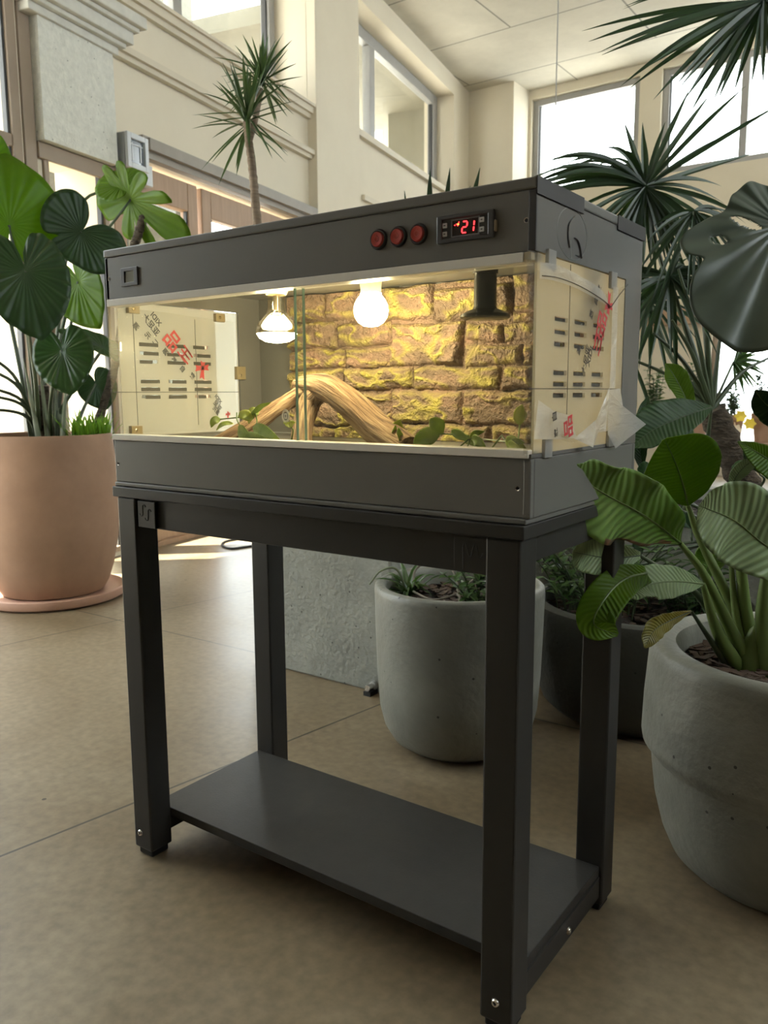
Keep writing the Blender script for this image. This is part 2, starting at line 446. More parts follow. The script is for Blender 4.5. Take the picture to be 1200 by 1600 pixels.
# ------------------------------------------------------------------ leaf helpers
def cat(ts, vals, x):
    """smooth interpolation of a table"""
    n = len(ts)
    if x <= ts[0]: return vals[0]
    if x >= ts[-1]: return vals[-1]
    for i in range(n - 1):
        if x <= ts[i + 1]:
            h = ts[i + 1] - ts[i]; s = (x - ts[i]) / h
            m0 = (vals[i + 1] - vals[max(i - 1, 0)]) / (ts[i + 1] - ts[max(i - 1, 0)])
            m1 = (vals[min(i + 2, n - 1)] - vals[i]) / (ts[min(i + 2, n - 1)] - ts[i])
            return (2 * s**3 - 3 * s**2 + 1) * vals[i] + (s**3 - 2 * s**2 + s) * h * m0 + (-2 * s**3 + 3 * s**2) * vals[i + 1] + (s**3 - s**2) * h * m1


def bez(a, b, c, n=10):
    a, b, c = V(a), V(b), V(c)
    return [a * (1 - s)**2 + b * 2 * s * (1 - s) + c * s * s for s in [i / n for i in range(n + 1)]]


def spline(pts, n):
    pts = [V(p) for p in pts]; ts = [i / (len(pts) - 1) for i in range(len(pts))]
    return [V([cat(ts, [p[k] for p in pts], i / n) for k in range(3)]) for i in range(n + 1)]


HEART = ([0, 20, 45, 75, 100, 130, 155, 172, 180], [1.0, .90, .84, .80, .76, .72, .60, .30, .10])


def heart_leaf(mb, A, T, wl=1.0, wr=1.0, tilt=0.0, fold=.12, droop=.12, ripple=.012, nv=14, notches=(), seg=96, rings=9, table=HEART, holes=()):
    """heart-shaped blade: A where the stalk meets it, T its tip; wl/wr scale the two halves"""
    A, T = V(A), V(T); y = T - A; Ln = y.length; y /= Ln
    view = (CAM - (A + T) / 2).normalized(); s = y.cross(view).normalized(); s = Quaternion(y, tilt) @ s; n = s.cross(y).normalized()
    vs, fs, keep, ph = [A.copy()], [], {}, [0.0]
    for i in range(1, rings + 1):
        for k in range(seg):
            th = -PI + 2 * PI * k / seg; a = abs(math.degrees(th)); r = cat(table[0], table[1], a)
            for (na, dep, w) in notches:
                r *= 1 - dep * math.exp(-((math.degrees(th) - na) / w)**2)
            q = i / rings; r *= q
            x = r * math.sin(th) * (wr if th > 0 else wl); yy = r * math.cos(th)
            z = fold * abs(x) - droop * (yy * abs(yy) * .7 + x * x) + ripple * math.sin(th * nv) * q * q + .02 * noise.noise(V((x * 3 + A.x * 9, yy * 3, A.z * 9)))
            keep[(i, k)] = (x, yy); ph.append(th * nv * 2)
            vs.append(A + s * (x * Ln) + y * (yy * Ln) + n * (z * Ln))
    ix = lambda i, k: 0 if i == 0 else 1 + (i - 1) * seg + (k % seg)
    for i in range(rings):
        for k in range(seg):
            if i == 0: fs.append((0, ix(1, k), ix(1, k + 1)))
            else:
                x, yy = keep[(i, k)]; x2, y2 = keep[(i + 1, (k + 1) % seg)]; cx, cy = (x + x2) / 2, (yy + y2) / 2
                if any(((cx - h[0]) / h[2])**2 + ((cy - h[1]) / h[3])**2 < 1 for h in holes): continue
                fs.append((ix(i, k), ix(i + 1, k), ix(i + 1, k + 1), ix(i, k + 1)))
    mb.add(vs, fs); mb.att['vein'] = mb.att.get('vein', []) + ph; return mb


def blade(mb, pts, widths, tilt=0.0, fold=.25, wave=0.0, nw=5, n=28, cols=5, rag=0.0, up=None, ridge=0.0, dry=None, veins=150):
    """long blade along a midrib; widths = (s, left, right) in metres"""
    P = spline(pts, n); ts = [w[0] for w in widths]; wl = [w[1] for w in widths]; wr = [w[2] for w in widths]
    vs, fs, ph, fs2 = [], [], [], []; seed = RND.random() * 50
    for i, p in enumerate(P):
        d = (P[min(i + 1, n)] - P[max(i - 1, 0)]).normalized()
        ref = (CAM - p).normalized() if up is None else V(up)
        sd = d.cross(ref).normalized(); sd = Quaternion(d, tilt) @ sd; nn = sd.cross(d).normalized(); s = i / n
        for j in range(-cols, cols + 1):
            q = j / cols; w = max(cat(ts, wr if j > 0 else wl, s), 0)
            rg = 1 + rag * noise.noise(V((s * 14, seed, j > 0))) * (1 if abs(j) == cols else 0)
            z = fold * abs(q) * w + wave * w * q * q * math.sin(s * nw * 2 * PI + (1.3 if j > 0 else 0) + seed) + ridge * w * math.sin((s * 34 - abs(q) * 5)) * abs(q)
            vs.append(p + sd * (q * w * rg) + nn * z); ph.append(s * veins - abs(q) * 16)
    c = 2 * cols + 1
    for i in range(n):
        for j in range(c - 1):
            qq = (j + .5 - cols) / cols; ss = i / n
            (fs2 if dry and dry(ss, qq) else fs).append((i * c + j, i * c + j + 1, (i + 1) * c + j + 1, (i + 1) * c + j))
    b0 = len(mb.v); mb.add(vs, fs); mb.att['vein'] = mb.att.get('vein', []) + ph
    if fs2: mb.use(BROWNL); mb.f += [([k + b0 for k in f], mb.mi) for f in fs2]
    return mb


def strap(mb, p0, d, length, w, droop, n=6, vfold=.25, nrm=None):
    """one narrow leaflet: starts at p0 along d and sags with gravity"""
    d = V(d).normalized(); vs, fs = [], []; side = d.cross(V((0, 0, 1)) if nrm is None else V(nrm))
    if side.length < .05: side = RT.copy()
    side.normalize()
    for i in range(n + 1):
        s = i / n; p = V(p0) + d * (length * s) - V((0, 0, 1)) * (droop * length * s * s)
        ww = w * (.35 + .65 * min(1, s * 4)) * (1 if s < .55 else max(.03, 1 - ((s - .55) / .45)**1.5))
        tn = (d - V((0, 0, 1)) * 2 * droop * s).normalized(); nn = side.cross(tn)
        vs += [p - side * ww / 2 + nn * ww * vfold, p, p + side * ww / 2 + nn * ww * vfold]
    for i in range(n):
        for j in (0, 1): fs.append((i * 3 + j, i * 3 + j + 1, i * 3 + j + 4, i * 3 + j + 3))
    mb.add(vs, fs); return mb
# ================================================================== THE SETTING
WB = V((-2.34, 2.3, 0)); WD = V((-.204, .979, 0)).normalized(); WN = V((WD.y, -WD.x, 0)); ZZ = V((0, 0, 1))
KH = 1.074            # the building shell is laid out at a first guess of its distance, then set this much further off
HM = Matrix.Translation(CAM) @ Matrix.Scale(KH, 4) @ Matrix.Translation(-CAM)
SHELL = []
WM = Matrix((WD, WN, ZZ)).transposed().to_4x4(); WM.translation = WB      # (along wall, into room, up)


def wbox(mb, a, b): return mb.box(a, b, WM)


struct(MB().box((-6, -4.6, -.1), (4.6, 8.4, 0)).build('floor', FLOOR))
struct(MB().box((-3.6, -4.2, 3.97), (4.2, 7.7, 4.15)).build('ceiling', CEIL))
W1 = (-1.35, 1.30, 2.79, 3.78); W2 = (2.0, 4.33, 2.85, 3.80); SL = (-1.07, -.68, .08, 1.93); DO = (-.64, 1.24, 0, 2.02); WA = (-3.4, -1.17, .10, 3.2)
struct(MB().slab(WB, WD, ZZ, -WN, (-6.2, 4.9), (0, 3.97), [W1, W2, SL, DO, WA], .32).build('wall_left', CREAM))
fw = MB().slab((0, 7.35, 0), (1, 0, 0), (0, 0, 1), (0, 1, 0), (-2.8, 4.2), (0, 3.97), [(-2.77, -1.63, 2.93, 3.88), (-1.42, 1.05, 2.93, 3.89), (-.85, 1.3, .35, 1.44)], .3)
fw.box((-3.6, 7.0, 0), (-2.8, 7.7, 3.97))
struct(fw.build('wall_far', CREAM))
DIM = mat('low_bounce_brown', (.23, .19, .145), .6, c2=(.20, .16, .12))  # unseen walls: brown made dark to cut light bounced from the front
WR = (-.2, 4.4, 2.1, 3.75)  # opening for the added fill window on the right
struct(MB().slab((4.0, 0, 0), (0, 1, 0), (0, 0, 1), (1, 0, 0), (-4.2, 7.7), (0, 3.97), [WR], .2).build('wall_right', DIM))
rb = MB().slab((0, -4.0, 0), (1, 0, 0), (0, 0, 1), (0, -1, 0), (-1.4, 4.2), (0, 3.97), [], .2)
struct(rb.build('wall_back', DIM))

# pilaster, mouldings
mb = MB(); wbox(mb, (1.302, 0, 0), (1.98, .07, 3.968)); struct(mb.build('pilaster_left', CREAM, bevel=.004))
mb = MB()
wbox(mb, (-.64, .001, 2.44), (1.30, .035, 2.465)); wbox(mb, (-.64, .001, 2.465), (1.30, .055, 2.495)); wbox(mb, (-.64, .001, 2.495), (1.30, .03, 2.51))
struct(mb.build('trim_1', CREAMT))
mb = MB()
wbox(mb, (-1.5, .001, 2.70), (1.30, .03, 2.73)); wbox(mb, (-1.5, .001, 2.73), (1.30, .05, 2.77)); wbox(mb, (-1.5, .001, 2.77), (1.30, .065, 2.788))
struct(mb.build('trim_2', CREAMT))
mb = MB(); wbox(mb, (1.99, .001, 2.80), (4.36, .04, 2.848)); wbox(mb, (2.15, .001, 2.35), (3.9, .03, 2.39)); struct(mb.build('trim_3', CREAMT))
mb = MB(); wbox(mb, (-1.10, .001, 1.93), (-.655, .055, 2.46)); struct(mb.build('trim_4', STUCCO))
mb = MB()
for z0, z1, e in ((2.42, 2.455, .07), (2.455, 2.475, .095), (2.475, 2.53, .12), (2.53, 2.55, .14), (2.55, 2.60, .165)):
    wbox(mb, (-1.13 - e * .4, .001, z0), (-.70 + e, e, z1))
struct(mb.build('trim_5', STONET, bevel=.004))
mb = MB(); wbox(mb, (-.44, .001, 2.02), (1.29, .05, 2.055)); wbox(mb, (-.44, .001, 2.055), (1.29, .075, 2.11)); wbox(mb, (-.44, .001, 2.11), (1.29, .03, 2.13))
struct(mb.build('trim_6', mat('grey_brown_rail', (.30, .265, .22), .5)))


def window(name, hole, off, fr, dep, m, mullions=(), rails=(), along=None):
    """frame, mullions and one glass pane set into a wall opening; along = matrix to the wall"""
    a, b, z0, z1 = hole
    g = .002
    mb = MB()
    for q in ((a + g, a + fr, z0 + g, z1 - g), (b - fr, b - g, z0 + g, z1 - g), (a + fr, b - fr, z0 + g, z0 + fr), (a + fr, b - fr, z1 - fr, z1 - g)):
        mb.box((q[0], off - dep, q[2]), (q[1], off, q[3]), along)
    for s in mullions: mb.box((s - fr * .55, off - dep, z0 + fr), (s + fr * .55, off, z1 - fr), along)
    for s in rails: mb.box((a + fr, off - dep * .9, s - fr * .5), (b - fr, off - dep * .1, s + fr * .5), along)
    o = struct(mb.build(name, m, bevel=.004))
    p = MB(); p.box((a + fr * .6, off - dep * .55, z0 + fr * .6), (b - fr * .6, off - dep * .45, z1 - fr * .6), along)
    pn = p.build('pane', GLASS, o)
    gk = MB()
    for q in ((a + fr, a + fr + .012), (b - fr - .012, b - fr)): gk.box((q[0], off - dep * .8, z0 + fr), (q[1], off - dep * .3, z1 - fr), along)
    gk.build('gasket', DKGREY, o)
    return o


window('window_1', W1, -.24, .07, .07, ALU, mullions=(.24,), along=WM)
window('window_2', W2, -.18, .09, .07, ALU, mullions=(2.76,), along=WM)
window('window_3', WA, .005, .05, .05, BRONZE, mullions=(-1.95, -2.7), rails=(1.90,), along=WM)
window('window_4', SL, .012, .03, .05, BRONZE, along=WM)
FM = Matrix(((1, 0, 0), (0, -1, 0), (0, 0, 1))).to_4x4(); FM.translation = V((0, 7.35, 0))
window('window_5', (-2.77, -1.63, 2.93, 3.88), -.05, .06, .07, ALU, along=FM)
window('window_6', (-1.42, 1.05, 2.93, 3.89), -.05, .06, .07, ALU, mullions=(-.68, .15), along=FM)
RM = Matrix(((0, -1, 0), (1, 0, 0), (0, 0, 1))).to_4x4(); RM.translation = V((4.0, 0, 0))
window('window_fill_right', WR, -.05, .07, .07, ALU, mullions=(1.6, 2.9), along=RM)  # unseen window, added to let in fill light from the right
window('window_7', (-.85, 1.3, .35, 1.44), -.05, .05, .06, BRONZE, mullions=(-.3, .4), along=FM)
mb = MB(); mb.box((-2.79, 7.22, 1.50), (4, 7.349, 1.56)); mb.box((-2.79, 7.27, 1.56), (4, 7.349, 1.66)); struct(mb.build('trim_7', WOODF))
mb = MB(); wbox(mb, (-1.165, -.10, 0), (-1.102, .012, 3.2)); struct(mb.build('trim_8', BRONZE, bevel=.004))
mb = MB(); wbox(mb, (-1.10, .0, 1.86), (-.645, .02, 1.928)); struct(mb.build('trim_9', BRONZE, bevel=.004))

for i, (a, b) in enumerate(((-.635, .03), (.07, 1.23))):
    mb = MB(); fr = .085
    for q in ((a, a + fr, .02, 1.99), (b - fr, b, .02, 1.99), (a + fr, b - fr, 1.84, 1.99), (a + fr, b - fr, .02, .22)): wbox(mb, (q[0], -.055, q[2]), (q[1], .0, q[3]))
    d = struct(mb.build('door_%d' % (i + 1), WOODF, bevel=.006))
    p = MB(); wbox(p, (a + fr - .01, -.035, .2), (b - fr + .01, -.028, 1.85)); p.build('pane', GLASS, d)
    s_ = MB(); wbox(s_, (a + fr, -.026, .22), (a + fr + .012, -.008, 1.84)); wbox(s_, (b - fr - .012, -.026, .22), (b - fr, -.008, 1.84)); s_.build('gasket', DKGREY, d)
mb = MB(); wbox(mb, (-.64, -.04, .05), (1.24, .03, .085)); struct(mb.build('trim_10', WOODF))

# what stands outside the windows
struct(MB().box((-30, -20, -.14), (-1.2, 40, -.11)).build('ground_outside', PAVE))
mb = MB(); wbox(mb, (.05, -2.6, -.1), (3.2, -2.3, 7.5)); struct(mb.build('wall_outside', concrete('shade_darkened_stucco', (.19, .18, .145), (.13, .125, .10), rough=.95, scale=30)))  # stucco colour darkened in place of outdoor shade, so it does not blow out
mb = MB(); wbox(mb, (2.3, -2.2, 3.86), (7.6, -.33, 4.0)); wbox(mb, (4.75, -.9, -.1), (5.3, -.34, 3.86)); wbox(mb, (3.9, -1.9, -.1), (3.98, -1.82, 3.86)); struct(mb.build('ceiling_outside', mat('shade_darkened_soffit', (.24, .225, .17), .8)))  # soffit cream lowered in colour as if shaded from the bright sky
mb = MB(); wbox(mb, (-5, -9, -.1), (7, -8.6, 2.6)); struct(mb.build('wall_yard', OUTW))

# low concrete wall behind the stand and the planting bed beside it
struct(MB().box((-.60, .925, 0), (-.06, 1.62, .60)).build('wall_low', CONCL, bevel=.006))
bed = MB().slab((-.058, 1.60, 0), (1, 0, 0), (0, 0, 1), (0, 1, 0), (0, 3.8), (0, .46), [], .10); bed.box((-.058, 2.6, 0), (3.742, 2.7, .46)); bed.box((-.058, 1.7, 0), (.042, 2.6, .46)); bed.box((3.642, 1.7, 0), (3.742, 2.6, .46))
bed = struct(bed.build('wall_bed', CONCL, bevel=.005))
gs = MB(); nx, ny = 76, 18
gs.add([(.043 + 3.598 * i / nx, 1.701 + .898 * j / ny, .41 + .03 * noise.noise(V((i * .4, j * .4, 0)))) for j in range(ny + 1) for i in range(nx + 1)], [(j * (nx + 1) + i, j * (nx + 1) + i + 1, (j + 1) * (nx + 1) + i + 1, (j + 1) * (nx + 1) + i) for j in range(ny) for i in range(nx)])
gs.build('soil', SOIL, bed, smooth=True)

for o in list(bpy.data.objects):
    if o.parent is None and o.type == 'MESH' and o.name not in ('floor', 'wall_low', 'wall_bed', 'ground_outside'): o.matrix_world = HM

# square wall box with a glazed front, its lower plate
mb = MB()
e = thing('wall_box', 'grey box with a glazed white front fixed high on the wall above the doors', 'wall light', WM @ V((-.56, .05, 2.0)))
wbox(mb, (-.64, .001, 1.925), (-.49, .085, 2.085)); mb.build('housing', mat('grey_steel_box', (.35, .36, .37), .4), e, bevel=.006)
mb = MB()
for q in ((-.64, -.615, 1.925, 2.085), (-.515, -.49, 1.925, 2.085), (-.615, -.515, 1.925, 1.95), (-.615, -.515, 2.06, 2.085)): wbox(mb, (q[0], .086, q[2]), (q[1], .105, q[3]))
mb.build('bezel', mat('silver_plastic', (.62, .64, .66), .3), e, bevel=.003)
mb = MB(); wbox(mb, (-.615, .086, 1.95), (-.515, .09, 2.06)); mb.build('window', mat('smoky_window', (.16, .18, .20), .1, spec=.8), e)
mb = MB(); wbox(mb, (-.598, .09, 1.965), (-.592, .094, 2.045)); wbox(mb, (-.54, .09, 1.965), (-.532, .094, 2.045)); wbox(mb, (-.61, .09, 2.035), (-.52, .094, 2.04)); mb.build('bar', mat('white_bar', (.7, .72, .74), .3), e)
mb = MB(); wbox(mb, (-.485, .001, 1.885), (-.40, .05, 1.985)); mb.build('plate', mat('silver_plate', (.55, .56, .56), .3), e, bevel=.004)

e.matrix_world = HM @ Matrix.Translation(e.location)

fc = lambda u, v, z=0.0: on(u, v, (0, 0, z), (0, 0, 1))
tag(MB().tube(spline([fc(430, 851, .006), fc(395, 853, .006), fc(362, 857, .006), fc(347, 852, .006), fc(352, 846, .006), fc(372, 842, .006), fc(380, 838, .006)], 40), .006, 8).build('floor_cable', RUBBER, None, smooth=True), 'black cable looping on the sunny floor by the glass doors', 'cable')
pf = fc(577, 1086); e2 = thing('pipe_stub', 'small grey pipe stub at the foot of the low concrete wall', 'pipe', (pf.x, .9, .0))
MB().lathe([(.0001, 0), (.009, 0), (.009, .035), (.0001, .035)], (pf.x, .924, .022), 16, axis=(0, -1, 0)).build('pipe', STEEL, e2, smooth=True)
MB().lathe([(.0001, 0), (.013, 0), (.013, .010), (.0001, .010)], (pf.x, .924, .022), 16, axis=(0, -1, 0)).build('collar', ALU, e2, smooth=True)
MB().box((pf.x - .012, .886, 0), (pf.x + .012, .922, .0125)).build('bracket', RUBBER, e2)

# hanging wire
w = at(876, -160, 5.2); w.z = 4.199; wl_ = V((w.x, w.y, 2.0))
wz = MB().tube([w, wl_], .004, 6)
tag(wz.build('hanging_wire', CABLE), 'thin grey wire hanging straight down from the concrete ceiling', 'wire')

# ------------------------------------------------------------------ light
wd = bpy.data.worlds.new('world'); S.world = wd; wd.use_nodes = True
bg = wd.node_tree.nodes['Background']; bg.inputs[0].default_value = (.93, .97, 1, 1); bg.inputs[1].default_value = 9
sl = bpy.data.lights.new('sun', 'SUN'); sl.energy = 40; sl.angle = .009; sl.color = (1, .93, .80); so = bpy.data.objects.new('sun', sl); COL.objects.link(so)
sd_ = (WN * .55 - ZZ + WD * .32).normalized(); so.rotation_euler = (-sd_).to_track_quat('Z', 'Y').to_euler(); so.location = (-6, 2, 9)

S.view_settings.view_transform = 'Standard'; S.view_settings.look = 'None'; S.view_settings.gamma = 1; S.view_settings.use_curve_mapping = False
S.view_settings.exposure = 0.0
S.cycles.use_denoising = True
S.cycles.max_bounces = 10; S.cycles.transparent_max_bounces = 16; S.cycles.sample_clamp_indirect = 8
# ================================================================== THE STAND
X0, X1, YF, YB = -.002, .796, -.008, .376
st = thing('table_stand', 'black steel stand with four square legs and a low shelf, carrying the terrarium', 'stand', (.4, .18, 0))
MB().box((X0, YF, .677), (X1, YB, .695)).build('tabletop', STAND, st, bevel=.0015)
LW = .048
LX = (.005, X1 - .006 - LW); LY = (-.004, .323)
for i, x in enumerate(LX):
    for j, y in enumerate(LY):
        lg = MB().box((x, y, .014), (x + LW, y + LW, .6765)).build('leg', STAND, st, bevel=.003)
        MB().box((x + .005, y + .005, 0), (x + LW - .005, y + LW - .005, .0138)).build('foot_cap', RUBBER, lg, bevel=.003)
        if j == 0:
            bx = x + (.019 if i == 0 else .025)
            b = MB().use(STEEL).lathe([(.0001, 0), (.0062, 0), (.0062, .002), (.0045, .0042), (.0026, .0042), (.0022, .0028), (.0001, .0026)], (bx, y - .0002, .046), 20, axis=(0, -1, 0))
            b.use(RUBBER).lathe([(.0001, .0027), (.0024, .0029)], (bx, y - .0002, .046), 6, axis=(0, -1, 0))
            b.build('bolt', None, lg, smooth=True)
x0, x1 = LX[0] + LW, LX[1]
MB().box((x0, .006, .625), (x1, .026, .6768)).build('apron', STAND, st, bevel=.002)
MB().box((x0, .345, .625), (x1, .365, .6768)).build('apron', STAND, st, bevel=.002)
for x in (LX[0] + .006, LX[1] + .022): MB().box((x, LY[0] + LW, .640), (x + .02, LY[1], .6768)).build('apron', STAND, st, bevel=.002)
MB().box((.0105, .0445, .066), (X1 - .012, .3225, .083)).build('shelf', SHELF, st, bevel=.0012)
for x in (LX[0] + .004, LX[1] + .020):
    rl = MB().box((x, LY[0] + LW + .0005, .028), (x + .024, LY[1] - .0005, .0655)).build('shelf_rail', STAND, st, bevel=.002)
    if x > .4:
        MB().use(STEEL).lathe([(.0001, 0), (.0062, 0), (.0062, .002), (.0045, .0042), (.0026, .0042), (.0022, .0028), (.0001, .0026)], (x + .0242, .19, .046), 20, axis=(1, 0, 0)).build('bolt', None, rl, smooth=True)


def s_slot(mb, c, y, h, w, fl=1, r=.0011):
    """S-shaped slot line seen in the bracket plates"""
    pts = []
    for i in range(9): a = PI * i / 8; pts.append((c[0] + fl * (w / 2 + w / 2 * math.cos(a)), y, c[1] + h / 2 + w / 2 * math.sin(a)))
    for i in range(9): a = PI + PI * i / 8; pts.append((c[0] + fl * (-w / 2 - w / 2 * math.cos(a) * 1), y, c[1] - h / 2 + w / 2 * math.sin(a)))
    mb.tube(pts, r, 6)


br = MB().box((x0 + .004, -.0015, .6265), (x0 + .050, .0055, .673)).build('corner_bracket', STAND, st, bevel=.0015)
m = MB(); s_slot(m, (x0 + .018, .657), -.0014, .012, .008); s_slot(m, (x0 + .032, .650), -.0014, .012, .008); m.build('slot', RUBBER, br, smooth=True)
br = MB().box((x1 - .050, .0035, .6265), (x1 - .002, .0058, .673)).build('corner_bracket', STAND, st, bevel=.0006)
m = MB(); pts = []
for k in range(33):
    s = k / 32; pts.append((x1 - .036 + .028 * s, .0036, .656 + .009 * math.sin(s * 4 * PI * .95 + .4)))
m.tube([(x1 - .0362, .0036, .63)] + pts, .0008, 6).build('slot', RUBBER, br, smooth=True)

# ================================================================== THE TERRARIUM
W, D = .8, .371
ZB, ZG0, ZG1, ZH, ZT = .6955, .776, 1.016, 1.085, 1.098
tk = thing('terrarium', 'charcoal reptile terrarium with glass front, lit inside, standing on the black stand', 'terrarium', (.4, .18, ZB))
b = MB().slab((0, 0, ZB + .008), (1, 0, 0), (0, 0, 1), (0, 1, 0), (0, W), (0, ZG0 - ZB - .008), [], .01)
b.box((0, D - .01, ZB + .008), (W, D, ZG0)); b.box((.0, .01, ZB + .008), (.01, D - .01, ZG0 - .0)); b.box((W - .01, .01, ZB + .008), (W, D - .01, ZG0))
b.box((.01, .01, .756), (W - .01, D - .01, .770))
b.build('base', PVC, tk, bevel=.0012)
MB().box((-.001, -.003, ZB), (W - .004, D, ZB + .0075)).build('base_rim', PVC, tk, bevel=.002)
# side frames with their openings, back panel
for x, nm in ((0, 0), (W - .008, 1)):
    sp = MB().slab((x, 0, ZG0 + .0005), (0, 1, 0), (0, 0, 1), (1, 0, 0), (-.0, D), (0, ZH - ZG0 - .001), [(-.1, .303, .005, ZG1 - ZG0)], .008)
    sp.build('side_panel', PVCS, tk, bevel=.0006)
MB().box((.0085, D - .009, ZG0 + .0005), (W - .0085, D, ZH)).build('back_panel', PVC, tk)
hd = MB().box((.0, .0, ZG1), (W - .0085, .012, ZH)); hd.box((.0085, .0125, ZG1 + .03), (W - .0085, D - .0095, ZG1 + .038))
hd = hd.build('hood', PVC, tk, bevel=.0012)
MB().box((-.001, -.002, ZH + .0003), (W + .001, D + .002, ZT)).build('lid', PVC, tk, bevel=.002)
MB().box((W - .0095, -.0006, ZG1 + .001), (W + .0004, .004, ZH - .001)).build('corner_strip', TAPE, tk, bevel=.001)
MB().box((W - .0095, -.0006, ZB + .012), (W + .0004, .004, ZG0 - .001)).build('corner_strip', PVC, tk, bevel=.001)
for a, c in ((-.0025, .135), (.258, .374)):
    MB().box((W + .0012, a, ZH - .006), (W + .0022, c, ZT + .0005)).build('tape', TAPE, tk)
for px_, pz in ((.788, 1.051), (.783, .740), (.009, 1.05), (.008, .735)):
    MB().use(RUBBER).lathe([(.0001, .0004), (.0022, .0004)], (px_, 0, pz), 12, axis=(0, -1, 0)).use(STEEL).lathe([(.0022, 0), (.0032, .0008), (.0036, 0)], (px_, 0, pz), 14, axis=(0, -1, 0)).build('screw_hole', None, tk)
# tracks and sliding panes
t_ = MB().box((.003, -.003, ZG1 - .012), (.786, .026, ZG1 - .0004)); t_.build('glass_track', WHITEP, tk, bevel=.001)
MB().box((.786, -.002, ZG1 - .010), (.7955, .022, ZG1 - .0004)).build('track_end', mat('cream_end_cap', (.50, .43, .30), .4), tk, bevel=.001)
MB().box((-.001, -.003, ZG0 + .0004), (.797, .026, ZG0 + .0105)).build('glass_track', WHITEP, tk, bevel=.001)
for a, c, y in ((.010, .432, .014), (.424, .796, .005)):
    g = MB().box((a, y, ZG0 + .011), (c, y + .004, ZG1 - .0125)).build('sliding_pane', GLASS, tk)
    ex = c if a < .1 else a
    MB().box((ex - .0006, y - .0003, ZG0 + .011), (ex + .0006, y + .0043, ZG1 - .0125)).build('pane_edge', GLASSEDGE, g)
# maker's mark etched on the left pane
m = MB(); cx, cz, y = .395, .822, .0135
for rr in (.0095, .0075): m.tube([(cx + rr * .75 * math.cos(a), y, cz + rr * math.sin(a)) for a in [2 * PI * k / 24 for k in range(25)]], .0005, 5)
for dz in (-.003, .003): m.box((cx - .0025, y - .0004, cz + dz - .0008), (cx + .0025, y, cz + dz + .0008))
m.box((cx - .0026, y - .0004, cz - .004), (cx - .0014, y, cz + .004)); m.box((cx + .0014, y - .0004, cz - .004), (cx + .0026, y, cz + .004))
vs, fs = text_mesh('ıııııııı', .007, Matrix(((0, 0, 0, cx + .014), (0, 0, -1, y), (1, 0, 0, cz), (0, 0, 0, 1))))
m.add(vs, fs); m.build('etched_mark', mat('etched_white', (.75, .72, .62), .7), tk)

# ventilated acrylic side windows
SLOTDK = mat('dark_slot_fill', (.05, .048, .04), .7)  # added strips behind the slots, coloured dark so the openings look shaded
cols_ = ((.060, .100), (.122, .163), (.185, .226)); rows_ = (.9445, .929, .914, .879, .865, .851)
slots = [(a, c, z - .003 - ZG0, z + .003 - ZG0) for a, c in cols_ for z in rows_]
for right in (0, 1):
    x = W - .0045 if right else .001
    y0 = -.012 if right else -.002
    pl = MB().slab((x, 0, ZG0), (0, 1, 0), (0, 0, 1), (1, 0, 0), (y0 + .02, .3015), (.0055, ZG1 - ZG0 - .0008), slots, .0035).build('vent_panel', ACRYL, tk)
    MB().box((x, y0, ZG0 + .0055), (x + .0035, y0 + .0195, ZG1 - .0008)).build('clear_edge', CLEARAC, pl)
    for q, h in enumerate(slots):
        ln = h[1] - h[0]; o_ = (q * 7 % 5) * .05
        MB().box((x - .0012 if right else x + .0040, h[0] - .001 + ln * (.22 if q % 4 == 1 else 0), ZG0 + h[2] - .001), (x - .0004 if right else x + .0046, h[1] - ln * (.35 if q % 5 == 2 else 0) + .001, ZG0 + h[3] - .0008)).build('vent_slot_shade', SLOTDK, pl)
    xo = x + .0037
    MB().box((xo, y0 + .002, .8585), (xo + .0005, .300, .8597)).build('guide_line', LINE, pl)
    for yy in ((.103,) if right else (.048, .190)):
        MB().box((xo, yy, ZG0 + .02), (xo + .0005, yy + .0009, ZG1 - (.003 if right else .02))).build('guide_line', LINE, pl)
    if right:
        for y_, z_ in ((.03, ZG0 - .004), (.245, ZG0 - .002), (.028, ZG1 - .020), (.235, ZG1 - .022)):
            MB().box((x + .0037, y_, z_ + .003), (x + .0087, y_ + .022, z_ + .026)).build('clip', CLIP, pl, bevel=.001)
    else:
        for y_, z_, q in ((.034, .996, 0), (.238, .995, 0), (.290, .884, 1), (.028, .784, 0)):
            c = MB().use(BRASS).box((x + .0037, y_, z_), (x + .0125, y_ + .024, z_ + (.026 if q else .016)))
            c.use(FILAM).lathe([(.0001, .001), (.003, .001), (.0035, 0)], (x + .0125, y_ + .010, z_ + .008), 12, axis=(1, 0, 0)); c.build('clip', None, pl, bevel=.001)


# protective film: a thin crinkled sheet with tearing at its lower edge
def sheet(x, poly_lo, poly_hi, n, rows, amp, seed, ys):
    m = MB(); vs = []
    for i in range(n + 1):
        y = ys[0] + (ys[1] - ys[0]) * i / n
        lo, hi = cat(*poly_lo, y), cat(*poly_hi, y)
        for j in range(rows + 1):
            z = lo + (hi - lo) * j / rows
            vs.append((x + amp * (noise.noise(V((y * 34, z * 20, seed))) + .5 * noise.noise(V((y * 80, z * 60, seed)))), y, z))
    m.add(vs, [(i * (rows + 1) + j, i * (rows + 1) + j + 1, (i + 1) * (rows + 1) + j + 1, (i + 1) * (rows + 1) + j) for i in range(n) for j in range(rows)])
    return m


fl = sheet(W + .0022, ([-.005, .05, .12, .2, .3], [.812, .802, .790, .800, .79]), ([-.005, .05, .12, .2, .3], [.994, .996, .990, .985, 1.008]), 40, 24, .0012, 3.3, (.0, .297))
film = fl.build('protective_film', FILM, tk, smooth=True)
